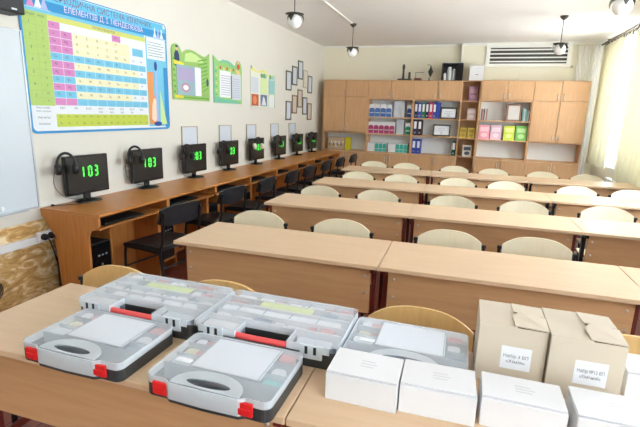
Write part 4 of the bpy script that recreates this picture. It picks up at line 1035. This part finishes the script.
carton('beige cardboard box with a raised tucked flap, right of the pair', .2665, .447, 1.250, 1.432, .180, ('Набір №12 ВП', '«Хімічний»'), .01)

# ---------------------------------------------------------------- light
w = bpy.data.worlds.new('daylight'); sc.world = w; w.use_nodes = True
bg = w.node_tree.nodes['Background']; bg.inputs['Strength'].default_value = 5.4
tcw = w.node_tree.nodes.new('ShaderNodeTexCoord'); spx = w.node_tree.nodes.new('ShaderNodeSeparateXYZ'); rw = w.node_tree.nodes.new('ShaderNodeValToRGB')
w.node_tree.links.new(tcw.outputs['Generated'], spx.inputs[0])
mr = w.node_tree.nodes.new('ShaderNodeMapRange'); mr.inputs['From Min'].default_value = -1; mr.inputs['From Max'].default_value = 1
w.node_tree.links.new(spx.outputs['Z'], mr.inputs['Value']); w.node_tree.links.new(mr.outputs['Result'], rw.inputs['Fac'])
rw.color_ramp.elements[0].position = .49; rw.color_ramp.elements[0].color = (1.62, 1.74, 1.86, 1)    # lower half made brighter than the sky, added to lift the ceiling
rw.color_ramp.elements[1].position = .51; rw.color_ramp.elements[1].color = (.80, .92, 1.04, 1)      # hazy sky
w.node_tree.links.new(rw.outputs['Color'], bg.inputs['Color'])
for i, (y0, y1) in enumerate(wins):
    L = bpy.data.lights.new('window_daylight', 'AREA'); L.shape = 'RECTANGLE'; L.size = ZT - ZS; L.size_y = y1 - y0
    L.cycles.is_portal = True
    o = bpy.data.objects.new('window_daylight', L); col.objects.link(o)
    o.location = (XR + .28, (y0 + y1) / 2, (ZS + ZT) / 2); o.rotation_euler = (0, PI / 2, 0)
    o.rotation_euler = Matrix(((0, 0, 1), (0, 1, 0), (-1, 0, 0))).to_euler()

# ---------------------------------------------------------------- camera
yaw, pit, rol, f = -.3106, -.2216, .0304, 447.16
cy_, sy_, cp, sp_, cr_, sr_ = math.cos(yaw), math.sin(yaw), math.cos(pit), math.sin(pit), math.cos(rol), math.sin(rol)
Fv = Vector((sy_ * cp, cy_ * cp, sp_)); R0 = Vector((cy_, -sy_, 0)); U0 = R0.cross(Fv)
Rv = cr_ * R0 + sr_ * U0; Uv = -sr_ * R0 + cr_ * U0
cam = bpy.data.cameras.new('camera'); cam.sensor_width = 36; cam.lens = f / 640 * 36; cam.clip_start = .02; cam.clip_end = 200
co = bpy.data.objects.new('camera', cam); col.objects.link(co); sc.camera = co
co.matrix_world = Matrix(((Rv.x, Uv.x, -Fv.x, 0), (Rv.y, Uv.y, -Fv.y, 0), (Rv.z, Uv.z, -Fv.z, 1.4986), (0, 0, 0, 1)))
sc.view_settings.view_transform = 'Standard'; sc.view_settings.look = 'None'; sc.view_settings.gamma = 1; sc.view_settings.use_curve_mapping = False
sc.view_settings.exposure = 1.42
sc.cycles.max_bounces = 10; sc.cycles.diffuse_bounces = 6; sc.cycles.transparent_max_bounces = 24; sc.cycles.sample_clamp_indirect = 8
sc.cycles.use_denoising = True
